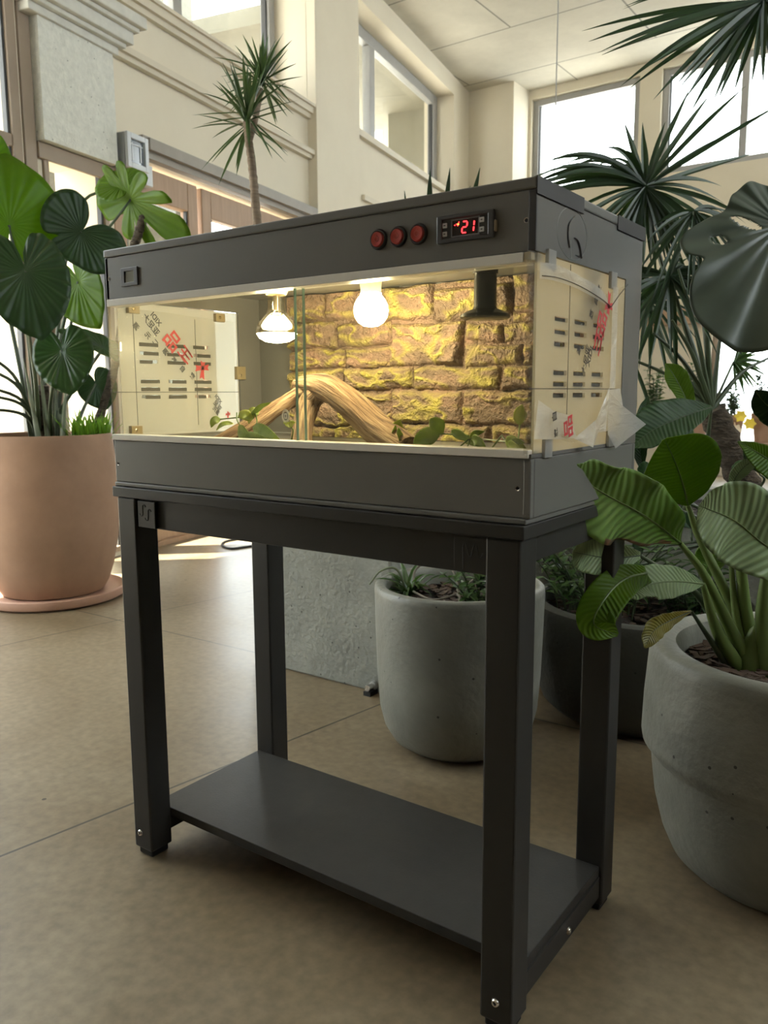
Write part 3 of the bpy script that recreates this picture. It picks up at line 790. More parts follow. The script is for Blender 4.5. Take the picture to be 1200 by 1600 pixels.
# rolled top edge of the film, its seam, and the loose torn flaps
roll = sheet(W + .0045, ([.0, .05, .12, .2, .232], [.985, .987, .984, .975, .970]), ([.0, .05, .12, .2, .232], [1.003, 1.006, 1.001, .990, .974]), 24, 3, .0008, 5, (.004, .232))
roll.build('film_roll', FILMW, film, smooth=True)
MB().tube([(W + .0056, y, cat([.0, .05, .12, .2, .232], [.988, .991, .988, .978, .971], y)) for y in [.008 + .224 * k / 20 for k in range(21)]] + [(W + .0056, .262, .990), (W + .0056, .296, 1.008)], .0006, 5).build('film_seam', LINE, film)
fp = MB(); z0 = .79
fp.add([(W + .004, .008, .846), (W + .010, .040, .832), (W + .013, .082, .826), (W + .008, .118, .796), (W + .010, .060, .797), (W + .004, -.002, .800)], [(0, 1, 5), (1, 4, 5), (1, 2, 4), (2, 3, 4)])
fp.build('film_flap', FILMW, film)
fp = MB(); fp.add([(W + .004, .118, .795), (W + .014, .168, .818), (W + .010, .225, .862), (W + .004, .232, .800), (W + .018, .150, .782), (W + .009, .19, .80)], [(0, 1, 4), (1, 2, 5), (1, 5, 4), (2, 3, 5)]); fp.build('film_flap', FILMW, film)
fp = MB(); fp.add([(W + .004, .232, .858), (W + .004, .285, .860), (W + .012, .275, .835), (W + .020, .358, .806), (W + .008, .262, .774), (W + .005, .238, .795)], [(0, 1, 2, 5), (2, 3, 4), (2, 4, 5)]); fp.build('film_flap', FILMW, film)
fp = MB()
fp.add([(W + .0045, .240 + .018 * k / 5 + (.003 if k % 2 else 0), z) for z in (.86, .90, .95, 1.0) for k in range(6)], [(r * 6 + k, r * 6 + k + 1, (r + 1) * 6 + k + 1, (r + 1) * 6 + k) for r in range(3) for k in range(5)]); fp.build('film_fold', FILMW, film)


# printing on the film of the two side windows
def print_at(owner, m_, nm_, txt, size, y, z, ang, x, flip):
    mb = MB()
    c, s = math.cos(ang), math.sin(ang)
    ex = V((0, c, s)); ey = V((0, -s, c))
    if flip: ex = -ex
    Mx = Matrix(((1, 0, 0, x), (0, 1, 0, y), (0, 0, 1, z), (0, 0, 0, 1))) @ Matrix((ex, ey, V((1, 0, 0)))).transposed().to_4x4()
    mb.add(*text_mesh(txt, size, Mx, .0001)); mb.build(nm_, m_, owner)


def arrow_x(owner, y, z, s, x, ang):
    mb = MB()
    """the red four-armed mark beside the lettering"""
    for a, l in ((ang, 1.0), (ang + 1.75, .75), (ang + 3.1, .62), (ang - 1.45, .85)):
        d = V((0, math.cos(a), math.sin(a))); p = V((0, -d.z, d.y)); c = V((x, y, z))
        mb.add([c - p * s * .16, c + p * s * .16, c + d * s * l + p * s * .34, c + d * s * l * .8, c + d * s * l - p * s * .20], [(0, 4, 3, 2, 1)])
    mb.build('printed_emblem', INKR, owner, solid=.0001)


vL = [c for c in bpy.data.objects if c.name.startswith('vent_panel')]
xl = .0051
fl2 = sheet(xl + .0022, ([-.0, .1, .2, .3], [.786, .787, .786, .787]), ([0, .1, .2, .3], [1.003, 1.004, 1.0, .998]), 40, 24, .0016, 9.1, (.012, .290))
filmL = fl2.build('protective_film', FILM, tk, smooth=True)
A45 = math.radians(-47)
print_at(filmL, INK, 'printed_lettering', 'XIDI', .014, .098, .990, A45, xl + .0008, True)
print_at(filmL, INK, 'printed_lettering', '亚足大', .015, .086, .979, A45, xl + .0008, True)
print_at(filmL, INK, 'printed_lettering', '源', .013, .053, .974, A45, xl + .0008, True)
for k, (ch, y, z) in enumerate((('元', .078, .960), ('二', .094, .948), ('源', .116, .932), ('英', .135, .917), ('自', .155, .902), ('家', .178, .889))): print_at(filmL, INK, 'printed_lettering', ch, .0125, y, z, A45, xl + .0008, True)
print_at(filmL, INK, 'printed_lettering', 'XIDI', .011, .243, .845, A45, xl + .0008, True); print_at(filmL, INK, 'printed_lettering', '亚足', .012, .240, .832, A45, xl + .0008, True); print_at(filmL, INK, 'printed_lettering', '源元', .010, .236, .822, A45, xl + .0008, True)
print_at(filmL, INKR, 'printed_emblem', '品', .038, .132, .952, A45, xl + .0008, True); print_at(filmL, INKR, 'printed_emblem', '王', .028, .160, .930, A45, xl + .0008, True); print_at(filmL, INKR, 'printed_emblem', '三', .026, .166, .925, A45, xl + .0008, True)
arrow_x(filmL, .205, .905, .022, xl + .0008, math.radians(-100)); arrow_x(filmL, .268, .815, .009, xl + .0008, math.radians(-100))
xr = W + .0042; A = math.radians(66)
print_at(film, INK, 'printed_lettering', 'XIDI', .014, .164, .902, A, xr, False); print_at(film, INK, 'printed_lettering', '大足亚', .014, .150, .896, A, xr, False)
for ch, y, z in (('源', .126, .908), ('英', .165, .956), ('自', .18, .975), ('家', .19, .99)): print_at(film, INK, 'printed_lettering', ch, .012, y, z, A, xr, False)
print_at(film, INK, 'printed_lettering', '自', .014, .037, .826, PI / 2 + .2, W + .0125, False); print_at(film, INK, 'printed_lettering', '家', .011, .044, .806, PI / 2 + .2, W + .0118, False)
print_at(film, INKR, 'printed_emblem', '王', .030, .196, .928, A, xr, False); print_at(film, INKR, 'printed_emblem', '三', .028, .192, .918, A, xr, False); print_at(film, INKR, 'printed_emblem', '品', .034, .205, .948, A, xr, False); arrow_x(film, .226, .972, .020, xr, math.radians(80))
print_at(film, INKR, 'printed_emblem', '品', .030, .078, .812, PI / 2 + .2, W + .0138, False)

# faint round emblem on the hood's side
EMB = mat('faint_emblem_grey', (.105, .103, .099), .3)
m = MB(); cy, cz = .105, 1.050
ell = lambda ry, rz, a0, a1, n=30: [(W + .0002, cy + ry * math.cos(a0 + (a1 - a0) * k / n), cz + rz * math.sin(a0 + (a1 - a0) * k / n)) for k in range(n + 1)]
m.tube(ell(.047, .031, 0, 2 * PI), .0007, 5, flat=.2)
m.tube(spline([(W + .0002, cy + .004, cz + .022), (W + .0002, cy - .014, cz + .010), (W + .0002, cy - .016, cz - .006), (W + .0002, cy - .010, cz - .018)], 14), [.0022] * 15, 5, flat=.12)
m.tube(spline([(W + .0002, cy - .006, cz - .008), (W + .0002, cy - .004, cz - .022), (W + .0002, cy - .002, cz - .030)], 10), .0018, 5, flat=.12)
m.tube(spline([(W + .0002, cy + .004, cz - .004), (W + .0002, cy + .014, cz - .006), (W + .0002, cy + .022, cz - .014), (W + .0002, cy + .028, cz - .026)], 10), .0022, 5, flat=.12)
m.tube([(W + .0002, cy + .010, cz - .024), (W + .0002, cy + .027, cz - .025)], .0014, 5, flat=.12)
m.build('embossed_emblem', EMB, tk)

# small LCD thermometer, three rocker switches, the temperature controller
e = MB().slab((.044, 0, 1.034), (1, 0, 0), (0, 0, 1), (0, -1, 0), (0, .044), (0, .030), [(.010, .034, .006, .024)], .003).build('thermometer', GREYP, tk, bevel=.001)
MB().box((.053, -.0012, 1.039), (.079, -.0002, 1.059)).build('screen', LCD, e)
for x in (.578, .609, .640):
    s_ = MB().lathe([(.0132, 0), (.0132, .002), (.0118, .004), (.0105, .004), (.0100, .001)], (x, -.0001, 1.0525), 32, axis=(0, -1, 0)).build('rocker_switch', BLACKP, tk, smooth=True)
    r_ = MB().lathe([(.0098, .001), (.0098, .0045), (.0085, .0062), (.0001, .0050)], (x, -.0001, 1.0525), 28, axis=(0, -1, 0)).build('rocker', RED, s_, smooth=True)
    q = MB().tube([(x + .0035 * math.cos(a), -.0058, 1.0525 + .0035 * math.sin(a)) for a in [2 * PI * k / 16 for k in range(17)]], .0004, 4); q.box((x - .0004, -.0062, 1.0560), (x + .0004, -.0055, 1.0585)); q.build('mark', mat('pale_red_mark', (.55, .13, .10), .4), r_)
ct = MB().slab((.6685, 0, 1.0365), (1, 0, 0), (0, 0, 1), (0, -1, 0), (0, .079), (0, .0325), [(.008, .071, .005, .0275)], .0045).build('temperature_controller', GREYP, tk, bevel=.0012)
MB().box((.676, -.0022, 1.0415), (.740, -.0002, 1.0640)).build('faceplate', BLACKP, ct, bevel=.0004)
MB().slab((.6885, -.0021, 1.0422), (1, 0, 0), (0, 0, 1), (0, -1, 0), (0, .039), (0, .0212), [(.0015, .0375, .0015, .0197)], .0008).build('display_rim', mat('grey_rim', (.16, .16, .165), .4), ct)
MB().box((.690, -.0026, 1.0438), (.7255, -.0022, 1.0618)).build('display', mat('dark_display', (.012, .006, .006), .1), ct)
for x, z in ((.6795, 1.0475), (.6795, 1.0575), (.731, 1.0475), (.731, 1.0585)):
    bt = MB().box((x - .0033, -.0034, z - .003), (x + .0033, -.0021, z + .003)).build('button', BUTTON, ct, bevel=.0008)
    MB().box((x - .0013, -.0037, z - .0006), (x + .0013, -.0033, z + .0006)).build('mark', BLACKP, bt)
SEG = {'2': 'abged', '1': 'bc'}


def digit(mb, ch, x, z, w, h, y):
    sl_ = .10
    P = {'a': ((0, h), (w, h)), 'b': ((w, h), (w, h / 2)), 'c': ((w, h / 2), (w, 0)), 'd': ((0, 0), (w, 0)), 'e': ((0, h / 2), (0, 0)), 'f': ((0, h), (0, h / 2)), 'g': ((0, h / 2), (w, h / 2))}
    for s_ in SEG[ch]:
        (a, b_), (c, d_) = P[s_]; p, q = V((x + a + sl_ * b_, y, z + b_)), V((x + c + sl_ * d_, y, z + d_)); dd = (q - p).normalized() * .0009
        mb.tube([p + dd, q - dd], .0008, 6)


dg = MB().use(LEDR); digit(dg, '2', .7035, 1.0462, .0066, .0130, -.0029); digit(dg, '1', .7130, 1.0462, .0066, .0130, -.0029)
for dx, dz in ((-.0005, .0108), (.0028, .0128), (.0010, .0090), (-.0030, .0098)): dg.tube([(.6965 + dx, -.0029, 1.0462 + dz), (.6972 + dx, -.0029, 1.0466 + dz)], .0007, 6)
dg.use(LEDO).lathe([(.0001, 0), (.0012, 0)], (.6985, -.0030, 1.0570), 10, axis=(0, -1, 0)); dg.build('digits', None, ct, label='glowing red digits reading 21')
c_ = MB(); c_.box((.7478, -.004, 1.043), (.7505, -.0002, 1.056)); c_.build('mounting_tab', BRASS, ct, bevel=.0006)

# rock relief on the inner back wall
nx, nz = 360, 130; xa, xb, za, zb = .10, .7915, .771, 1.044; vs, rg = [], []
bricks = []; rr_ = random.Random(5)
# stones as read off the relief: left, right, top, bottom
for q in ((440, 596, 392, 443), (596, 683, 405, 440), (683, 740, 405, 443), (740, 797, 410, 440), (797, 830, 405, 485),
          (440, 503, 447, 503), (503, 547, 446, 500), (547, 596, 445, 497), (596, 673, 443, 498), (673, 795, 446, 498), (795, 830, 485, 503),
          (440, 521, 503, 546), (521, 604, 503, 540), (604, 718, 501, 572), (721, 783, 503, 534), (783, 830, 503, 532),
          (440, 533, 546, 577), (533, 606, 540, 575), (721, 812, 536, 572), (812, 830, 534, 572),
          (440, 533, 577, 612), (533, 640, 573, 609), (640, 774, 572, 609), (778, 830, 572, 609),
          (440, 560, 612, 665), (560, 606, 612, 660), (606, 715, 609, 664), (717, 830, 609, 664),
          (440, 520, 665, 712), (520, 626, 662, 712), (626, 760, 664, 705), (762, 830, 664, 705),
          (831, 905, 405, 470), (906, 1010, 405, 455), (831, 950, 471, 530), (951, 1010, 456, 530), (831, 880, 531, 575), (881, 1010, 531, 575), (831, 960, 576, 615), (961, 1010, 576, 615), (831, 900, 616, 665), (901, 1010, 616, 665), (831, 940, 666, 712), (941, 1010, 666, 712)):
    um, vm = (q[0] + q[1]) / 2, (q[2] + q[3]) / 2; pl_ = lambda u, v: on(u, v, (0, .343, 0), (0, 1, 0))
    bricks.append((pl_(q[0], vm).x, pl_(q[1], vm).x, pl_(um, q[3]).z, pl_(um, q[2]).z, rr_.uniform(.75, 1.15), rr_.uniform(.25, .75), rr_.random() * 40))
for j in range(nz + 1):
    for i in range(nx + 1):
        x, z = xa + (xb - xa) * i / nx, za + (zb - za) * j / nz
        wx = x + .007 * noise.noise(V((x * 18, z * 18, 3))) + .003 * noise.noise(V((x * 60, z * 60, 3))); wz = z + .006 * noise.noise(V((x * 15, z * 22, 8))) + .003 * noise.noise(V((x * 60, z * 60, 9)))
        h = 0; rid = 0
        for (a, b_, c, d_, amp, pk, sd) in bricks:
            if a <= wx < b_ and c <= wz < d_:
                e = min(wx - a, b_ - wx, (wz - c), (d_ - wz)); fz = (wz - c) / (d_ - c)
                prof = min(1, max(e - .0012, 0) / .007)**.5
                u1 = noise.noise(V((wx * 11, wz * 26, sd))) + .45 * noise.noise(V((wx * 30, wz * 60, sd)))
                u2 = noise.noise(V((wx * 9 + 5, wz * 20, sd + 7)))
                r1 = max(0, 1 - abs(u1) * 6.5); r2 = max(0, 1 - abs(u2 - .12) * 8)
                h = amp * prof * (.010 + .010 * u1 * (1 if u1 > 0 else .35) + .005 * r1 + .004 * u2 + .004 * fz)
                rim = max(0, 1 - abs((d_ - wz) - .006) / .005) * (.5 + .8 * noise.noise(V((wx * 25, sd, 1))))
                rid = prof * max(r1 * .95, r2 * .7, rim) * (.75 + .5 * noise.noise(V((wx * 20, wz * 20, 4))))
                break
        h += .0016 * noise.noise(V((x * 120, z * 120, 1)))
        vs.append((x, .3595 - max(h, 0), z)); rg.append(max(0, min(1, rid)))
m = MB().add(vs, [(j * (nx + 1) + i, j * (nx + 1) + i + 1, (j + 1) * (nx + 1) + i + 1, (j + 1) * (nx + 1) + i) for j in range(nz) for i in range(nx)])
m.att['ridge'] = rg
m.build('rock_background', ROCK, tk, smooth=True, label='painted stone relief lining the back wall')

# ------------------------------------------------------------------ lamps hanging in the terrarium
LY_ = .185
top = ZG1 + .0295
bl = thing('light_bulb', 'glowing white globe bulb in a cream socket, hanging in the middle of the terrarium', 'light bulb', (.427, LY_, top))
MB().lathe([(.012, 0), (.0235, 0), (.0235, -.006), (.0185, -.010), (.0165, -.026), (.0165, -.032), (.012, -.032)], (.427, LY_, top), 28).build('socket', SOCKET, bl, smooth=True)
MB().lathe([(.0165, -.032), (.0175, -.036), (.0225, -.042), (.0265, -.050), (.028, -.059), (.0262, -.069), (.0205, -.078), (.012, -.0835), (.0001, -.0855)], (.427, LY_, top), 32).build('globe', BULB, bl, smooth=True)
rx = .222
b1 = thing('reflector_bulb', 'clear-necked reflector lamp with a bright frosted underside, left in the terrarium', 'heat lamp', (rx, LY_, top))
MB().lathe([(.012, 0), (.021, 0), (.021, -.014), (.018, -.020), (.015, -.020)], (rx, LY_, top), 28).build('socket', SOCKET, b1, smooth=True)
MB().lathe([(.0155, -.020), (.0155, -.044), (.018, -.052), (.027, -.060), (.034, -.070), (.0362, -.080), (.0355, -.086)], (rx, LY_, top), 36).build('glass_neck', glass('lamp_glass', (.93, .90, .82), refl=.13, rough=.05), b1, smooth=True)
MB().lathe([(.0355, -.0862), (.031, -.094), (.020, -.100), (.0001, -.103)], (rx, LY_, top), 36).build('frosted_face', BULBDIM, b1, smooth=True)
m = MB().lathe([(.0001, -.020), (.006, -.022), (.005, -.046), (.0001, -.047)], (rx, LY_, top), 14); m.lathe([(.0105, -.052), (.0115, -.053), (.0105, -.0545)], (rx, LY_, top), 20)
for k in (-1, 1): m.tube([(rx + .004 * k, LY_, top - .046), (rx + .009 * k, LY_, top - .053)], .0007, 5)
m.build('filament_mount', FILAM, b1, smooth=True)
hx = .634
ht = thing('ceramic_heater', 'black ceramic heater with a flared disc at its foot, hanging right in the terrarium', 'heater', (hx, LY_, top))
MB().lathe([(.012, 0), (.0185, 0), (.0185, -.020), (.012, -.020)], (hx, LY_, top), 24).build('socket', BLACKP, ht, smooth=True)
MB().lathe([(.012, -.0202), (.0158, -.0202), (.0165, -.026), (.0165, -.066), (.018, -.070), (.026, -.073), (.036, -.078), (.0372, -.082), (.034, -.084), (.0001, -.085)], (hx, LY_, top), 40).build('body', CERAM, ht, smooth=True)

# ------------------------------------------------------------------ driftwood
dw = MB(); al = []


def log(pts, rad, seed, seg=20, n=40):
    P = spline(pts, n); k = len(pts); R_ = [cat([i / (k - 1) for i in range(k)], rad, i / n) for i in range(n + 1)]
    b0 = len(dw.v); dw.tube(P, R_, seg)
    for i in range(n + 1):
        for q in range(seg):
            v = dw.v[b0 + i * seg + q]; c = P[i]; o = (v - c)
            a = 2 * PI * q / seg
            s_ = 1 + .22 * noise.noise(V((i * .12, math.cos(a) * 1.4 + seed, math.sin(a) * 1.4))) + .09 * noise.noise(V((i * .3, math.cos(a) * 6, math.sin(a) * 6 + seed)))
            dw.v[b0 + i * seg + q] = c + o * s_
            al.append((i * .10 + seed, math.cos(a) * 4, math.sin(a) * 4))


iy = lambda u, v, Y: on(u, v, (0, Y, 0), (0, 1, 0))
log([iy(636, 704, .20), iy(590, 672, .21), iy(545, 630, .22), iy(508, 606, .235), iy(474, 602, .25), iy(462, 607, .255)], [.027, .0265, .025, .0235, .018, .010], 1.0)
log([iy(545, 606, .228), iy(538, 620, .225), iy(532, 640, .22)], [.007, .017, .014], 9.0, 14, 14)
log([iy(500, 612, .24), iy(482, 632, .23), iy(474, 660, .20), iy(472, 700, .17)], [.018, .020, .018, .019], 4.0, 18, 26)
log([iy(485, 606, .25), iy(440, 634, .21), iy(390, 668, .15), iy(335, 700, .10)], [.015, .015, .016, .018], 7.0, 18, 34)
dw.att['along'] = al
tag(dw.build('driftwood', DRIFT, None, smooth=True), 'arching weathered driftwood branch on the terrarium floor under the lamps', 'driftwood')


# ------------------------------------------------------------------ plastic vines in the terrarium
def vine(name, label, base, leaves, stems):
    e = thing(name, label, 'artificial plant', base)
    for pts in stems: MB().tube(spline(pts, 12), .0012, 6).build('vine_stem', STEM, e, smooth=True)
    for (u, v, u2, v2, w, tl, Y, m_) in leaves:
        a = iy(u, v, Y); b_ = iy(u2, v2, Y - .012); L_ = (b_ - a).length
        mm = MB(); blade(mm, [a, (a + b_) / 2 + V((0, -.004, .004)), b_], [(0, .001, .001), (.2, w * .8, w * .8), (.42, w, w), (.75, w * .6, w * .6), (1, .0004, .0004)], tilt=tl, fold=.3, wave=.1, nw=2, n=14, cols=3)
        mm.build('leaf', m_, e, smooth=True, solid=.0006)
    return e


BR2 = leafmat('pale_vine_leaf', (.40, .46, .10), (.24, .36, .05), trans=(.5, .5, .1), tw=.3, scale=60)
vine('vine_garland', 'green and yellow plastic vine lying beside the driftwood on the left', iy(390, 690, .08) * 1,
     [(345, 655, 330, 668, .007, .3, .09, VINE), (395, 655, 372, 650, .010, .5, .07, BR2), (392, 650, 424, 628, .007, .9, .08, VINE), (395, 668, 440, 690, .011, .2, .05, VINE), (372, 672, 395, 688, .011, .3, .06, VINE), (365, 662, 338, 672, .006, .9, .07, BR2), (405, 640, 388, 662, .009, .4, .09, BR2), (455, 668, 443, 662, .004, .3, .06, BR2), (380, 690, 425, 692, .014, .2, .04, VINE), (455, 668, 462, 660, .004, .3, .06, BR2)],
     [[iy(370, 645, .07), iy(372, 660, .06), iy(392, 682, .05), iy(405, 698, .05)], [iy(455, 667, .06), iy(458, 675, .06), iy(452, 698, .06)], [iy(345, 655, .09), iy(375, 652, .07), iy(400, 648, .08), iy(398, 698, .06)]])
vine('vine_garland', 'green plastic vine with broad leaves along the right of the terrarium floor', iy(690, 698, .16) * 1,
     [(620, 690, 625, 655, .013, .1, .22, BR2), (600, 668, 608, 655, .008, .4, .24, BR2), (617, 692, 618, 664, .007, .9, .20, VINE), (628, 694, 622, 668, .007, .9, .19, VINE), (687, 680, 645, 696, .014, .2, .13, VINE), (692, 678, 672, 654, .012, .2, .15, VINE), (705, 676, 738, 690, .008, .5, .14, VINE), (735, 686, 757, 674, .006, .6, .13, VINE), (738, 686, 760, 700, .008, .4, .12, VINE), (790, 690, 825, 706, .010, .3, .07, BR2), (795, 695, 815, 712, .008, .5, .05, BR2), (800, 694, 820, 692, .006, .7, .06, VINE), (812, 664, 816, 632, .010, .2, .22, BR2), (720, 682, 750, 698, .009, .8, .16, VINE)],
     [[iy(660, 690, .13), iy(692, 678, .14), iy(735, 684, .13), iy(790, 690, .08)], [iy(735, 684, .13), iy(716, 700, .12)], [iy(735, 684, .13), iy(728, 706, .11)], [iy(740, 686, .12), iy(745, 706, .1)], [iy(784, 680, .08), iy(764, 706, .07)], [iy(784, 680, .08), iy(800, 704, .06)], [iy(618, 690, .20), iy(640, 700, .15)], [iy(812, 664, .22), iy(808, 706, .18)]])
# ================================================================== POTS
def soil_disc(mb, c, r, z, seed, amp=.012):
    n = 40; vs = [(c[0], c[1], z)]; fs = []
    for i in range(1, 13):
        for k in range(n):
            a = 2 * PI * k / n; q = r * i / 12
            vs.append((c[0] + q * math.cos(a), c[1] + q * math.sin(a), z + amp * noise.noise(V((q * 30 * math.cos(a), q * 30 * math.sin(a), seed)))))
    for i in range(12):
        for k in range(n):
            k2 = (k + 1) % n
            fs.append((0, 1 + k, 1 + k2) if i == 0 else (1 + (i - 1) * n + k, 1 + i * n + k, 1 + i * n + k2, 1 + (i - 1) * n + k2))
    mb.add(vs, fs)


def mulch(mb, c, r, z, n, seed):
    rr = random.Random(seed)
    for _ in range(n):
        a = rr.random() * 2 * PI; q = r * math.sqrt(rr.random()); p = V((c[0] + q * math.cos(a), c[1] + q * math.sin(a), z + .004 + rr.random() * .006))
        Mx = Matrix.Translation(p) @ Matrix.Rotation(rr.random() * 6, 4, 'Z') @ Matrix.Rotation(rr.uniform(-.4, .4), 4, 'X')
        l, w = rr.uniform(.008, .022), rr.uniform(.004, .008); mb.box((-l, -w, -.0015), (l, w, .0015), Mx)


def pot(name, label, c, prof, m, sz, sr, seed, chips=240):
    e = thing(name, label, 'plant pot', (c[0], c[1], 0))
    MB().lathe(prof, (c[0], c[1], 0), 72).build('pot_body', m, e, smooth=True)
    s = MB(); soil_disc(s, c, sr, sz, seed); s.build('soil', SOIL, e, smooth=True)
    if chips:
        k = MB(); mulch(k, c, sr * .96, sz, chips, seed); o = k.build('bark_mulch', BARK, e); o['kind'] = 'stuff'
    return e


KP = 3.50 / 3.66
PT = (CAM.x + (-2.066 - CAM.x) * KP, CAM.y + (1.148 - CAM.y) * KP)
e = pot('terracotta_pot', 'large round terracotta pot on a saucer, far left by the glass doors', PT, [(r * KP, z) for r, z in [(.0001, .03), (.195, .03), (.215, .034), (.238, .07), (.262, .14), (.285, .25), (.297, .36), (.299, .46), (.293, .56), (.283, .65), (.281, .690), (.274, .697), (.262, .694), (.258, .67), (.262, .60)]], TERRA, .655, .2585 * KP, 3, 160)
s_ = MB().lathe([(r * KP, z) for r, z in [(.0001, .0), (.285, .0), (.304, .010), (.309, .028), (.306, .041), (.297, .044), (.287, .036), (.270, .029), (.0001, .0285)]], (PT[0], PT[1], 0), 72).build('plant_saucer', TERRAS, None, smooth=True)
tag(s_, 'pinkish terracotta saucer on the floor under the large terracotta pot', 'saucer')
P1 = (.246, .780)
pot('concrete_pot', 'grey concrete pot standing on the floor behind the middle of the stand', P1, [(.0001, .0), (.112, .0), (.140, .006), (.163, .022), (.182, .055), (.193, .10), (.199, .18), (.203, .30), (.205, .385), (.2035, .397), (.198, .402), (.186, .402), (.180, .397), (.178, .385), (.180, .30)], CONC, .352, .179, 5)
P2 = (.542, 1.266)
pot('concrete_pot', 'wide concrete pot, darkened for the shade behind the right legs of the stand', P2, [(.0001, .0), (.215, .0), (.245, .008), (.268, .03), (.283, .07), (.291, .14), (.297, .22), (.301, .285), (.299, .297), (.292, .302), (.274, .302), (.268, .296), (.266, .28), (.268, .2)], CONCSH, .262, .267, 8)
P3 = (1.014, .660)
pot('concrete_pot', 'big grey concrete pot with a raised upper band, cut off at the right front', P3, [(.0001, .0), (.165, .0), (.188, .006), (.205, .022), (.222, .06), (.236, .115), (.243, .17), (.246, .200), (.248, .206), (.262, .222), (.264, .235), (.262, .30), (.256, .385), (.253, .400), (.246, .407), (.226, .409), (.210, .403), (.204, .385), (.206, .30)], CONC, .360, .2045, 12, 320)

# ================================================================== PLANTS
# --- philodendron in the terracotta pot
T0 = 3.62 * KP
ph = thing('philodendron', 'tall philodendron with broad dark heart-shaped leaves growing in the terracotta pot', 'plant', (PT[0], PT[1], .655))


def hleaf(plant, A, T, t, dt, m, stem=None, stem_m=None, sr=.006, base=None, **kw):
    a, b = at(A[0], A[1], t), at(T[0], T[1], t + dt)
    mb = MB(); heart_leaf(mb, a, b, **kw); lf = mb.build('leaf', m, plant, smooth=True, solid=.0012)
    if stem:
        pts = [base if base is not None else at(stem[0][0], stem[0][1], stem[0][2])] + [at(*q) for q in stem[1:]] + [a]
        P = spline(pts, 18); n = len(P)
        MB().tube(P, [sr * (1.7 - .9 * i / n) for i in range(n)], 8).build('stalk', stem_m or STEMD, lf, smooth=True)
    return lf


def pb(u, v, t, r=None):
    p = at(u, v, t); d = V((p.x - PT[0], p.y - PT[1], 0))
    if d.length > .2: d = d.normalized() * .2
    return V((PT[0] + d.x, PT[1] + d.y, .656))


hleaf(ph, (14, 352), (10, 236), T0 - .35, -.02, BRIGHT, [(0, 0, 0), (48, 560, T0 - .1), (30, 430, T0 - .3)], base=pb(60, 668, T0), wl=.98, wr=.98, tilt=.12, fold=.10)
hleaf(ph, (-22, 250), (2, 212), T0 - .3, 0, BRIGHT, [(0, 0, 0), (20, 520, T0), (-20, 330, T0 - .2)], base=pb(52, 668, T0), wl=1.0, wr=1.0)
hleaf(ph, (127, 362), (92, 397), T0 - .25, -.04, DARKLEAF, [(0, 0, 0), (72, 540, T0), (92, 410, T0 - .15)], base=pb(66, 668, T0), wl=1.0, wr=.88, tilt=.0, fold=.16, droop=.06, nv=18, ripple=.02, notches=((35, .35, 5),), table=([0, 30, 60, 90, 115, 140, 160, 172, 180], [1.0, 1.05, 1.3, 1.42, 1.38, 1.05, .6, .25, .1]))
hleaf(ph, (40, 424), (64, 528), T0 - .55, -.05, DARKLEAF, [(0, 0, 0), (56, 600, T0 - .2), (44, 510, T0 - .40)], base=pb(60, 672, T0), wl=.70, wr=.78, tilt=-.1, fold=.13, ripple=.020, nv=20)
hleaf(ph, (98, 549), (110, 615), T0 - .50, -.05, PHILO, [(0, 0, 0), (80, 620, T0 - .2)], base=pb(78, 672, T0), wl=.80, wr=.78, tilt=.2, fold=.12)
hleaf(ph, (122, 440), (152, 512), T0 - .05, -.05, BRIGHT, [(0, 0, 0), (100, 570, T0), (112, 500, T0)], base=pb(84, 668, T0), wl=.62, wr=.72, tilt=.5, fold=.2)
hleaf(ph, (162, 545), (92, 512), T0 - .12, -.12, PHILO, [(0, 0, 0), (96, 640, T0), (150, 560, T0 - .1)], base=pb(88, 670, T0), wl=.42, wr=.42, tilt=.95, fold=.3)
hleaf(ph, (150, 600), (166, 640), T0 + .08, 0, DARKLEAF, [(0, 0, 0), (130, 640, T0 + .05)], base=pb(110, 670, T0), wl=.9, wr=.9)
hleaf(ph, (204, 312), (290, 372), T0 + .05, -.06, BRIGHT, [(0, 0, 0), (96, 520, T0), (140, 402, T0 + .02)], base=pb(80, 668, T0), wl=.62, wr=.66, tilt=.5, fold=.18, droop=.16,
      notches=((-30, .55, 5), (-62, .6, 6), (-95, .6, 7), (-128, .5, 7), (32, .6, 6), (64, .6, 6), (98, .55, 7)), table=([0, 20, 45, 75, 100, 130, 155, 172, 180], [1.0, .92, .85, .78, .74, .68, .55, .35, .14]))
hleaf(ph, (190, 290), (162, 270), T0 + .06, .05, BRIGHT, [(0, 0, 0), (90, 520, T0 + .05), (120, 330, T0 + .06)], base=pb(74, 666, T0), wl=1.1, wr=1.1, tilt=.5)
for k, (u, v) in enumerate(((-20, 520), (-40, 548), (-50, 590), (-40, 640), (0, 612))):
    hleaf(ph, (u - 75, v), (u - 135, v + 30), T0 - .2, -.2, PHILO, [(0, 0, 0), (20 + k * 3, (v + 650) / 2, T0 - .1)], base=pb(50 + k * 4, 674, T0), wl=.8, wr=.8)
for (u, v, t, u2, v2) in ((100, 668, T0, 72, 545), (60, 668, T0 - .1, 36, 560), (84, 668, T0, 88, 560), (74, 668, T0 - .06, 62, 570), (96, 668, T0 - .1, 104, 600)):
    a = pb(u, v, t); b = at(u2, v2, t)
    MB().tube(bez(a, (a + b) / 2 + V((0, 0, .03)), b, 8), [.012, .011, .010, .009, .008, .007, .005, .003, .001], 8).build('sheath', STEMP, ph, smooth=True)
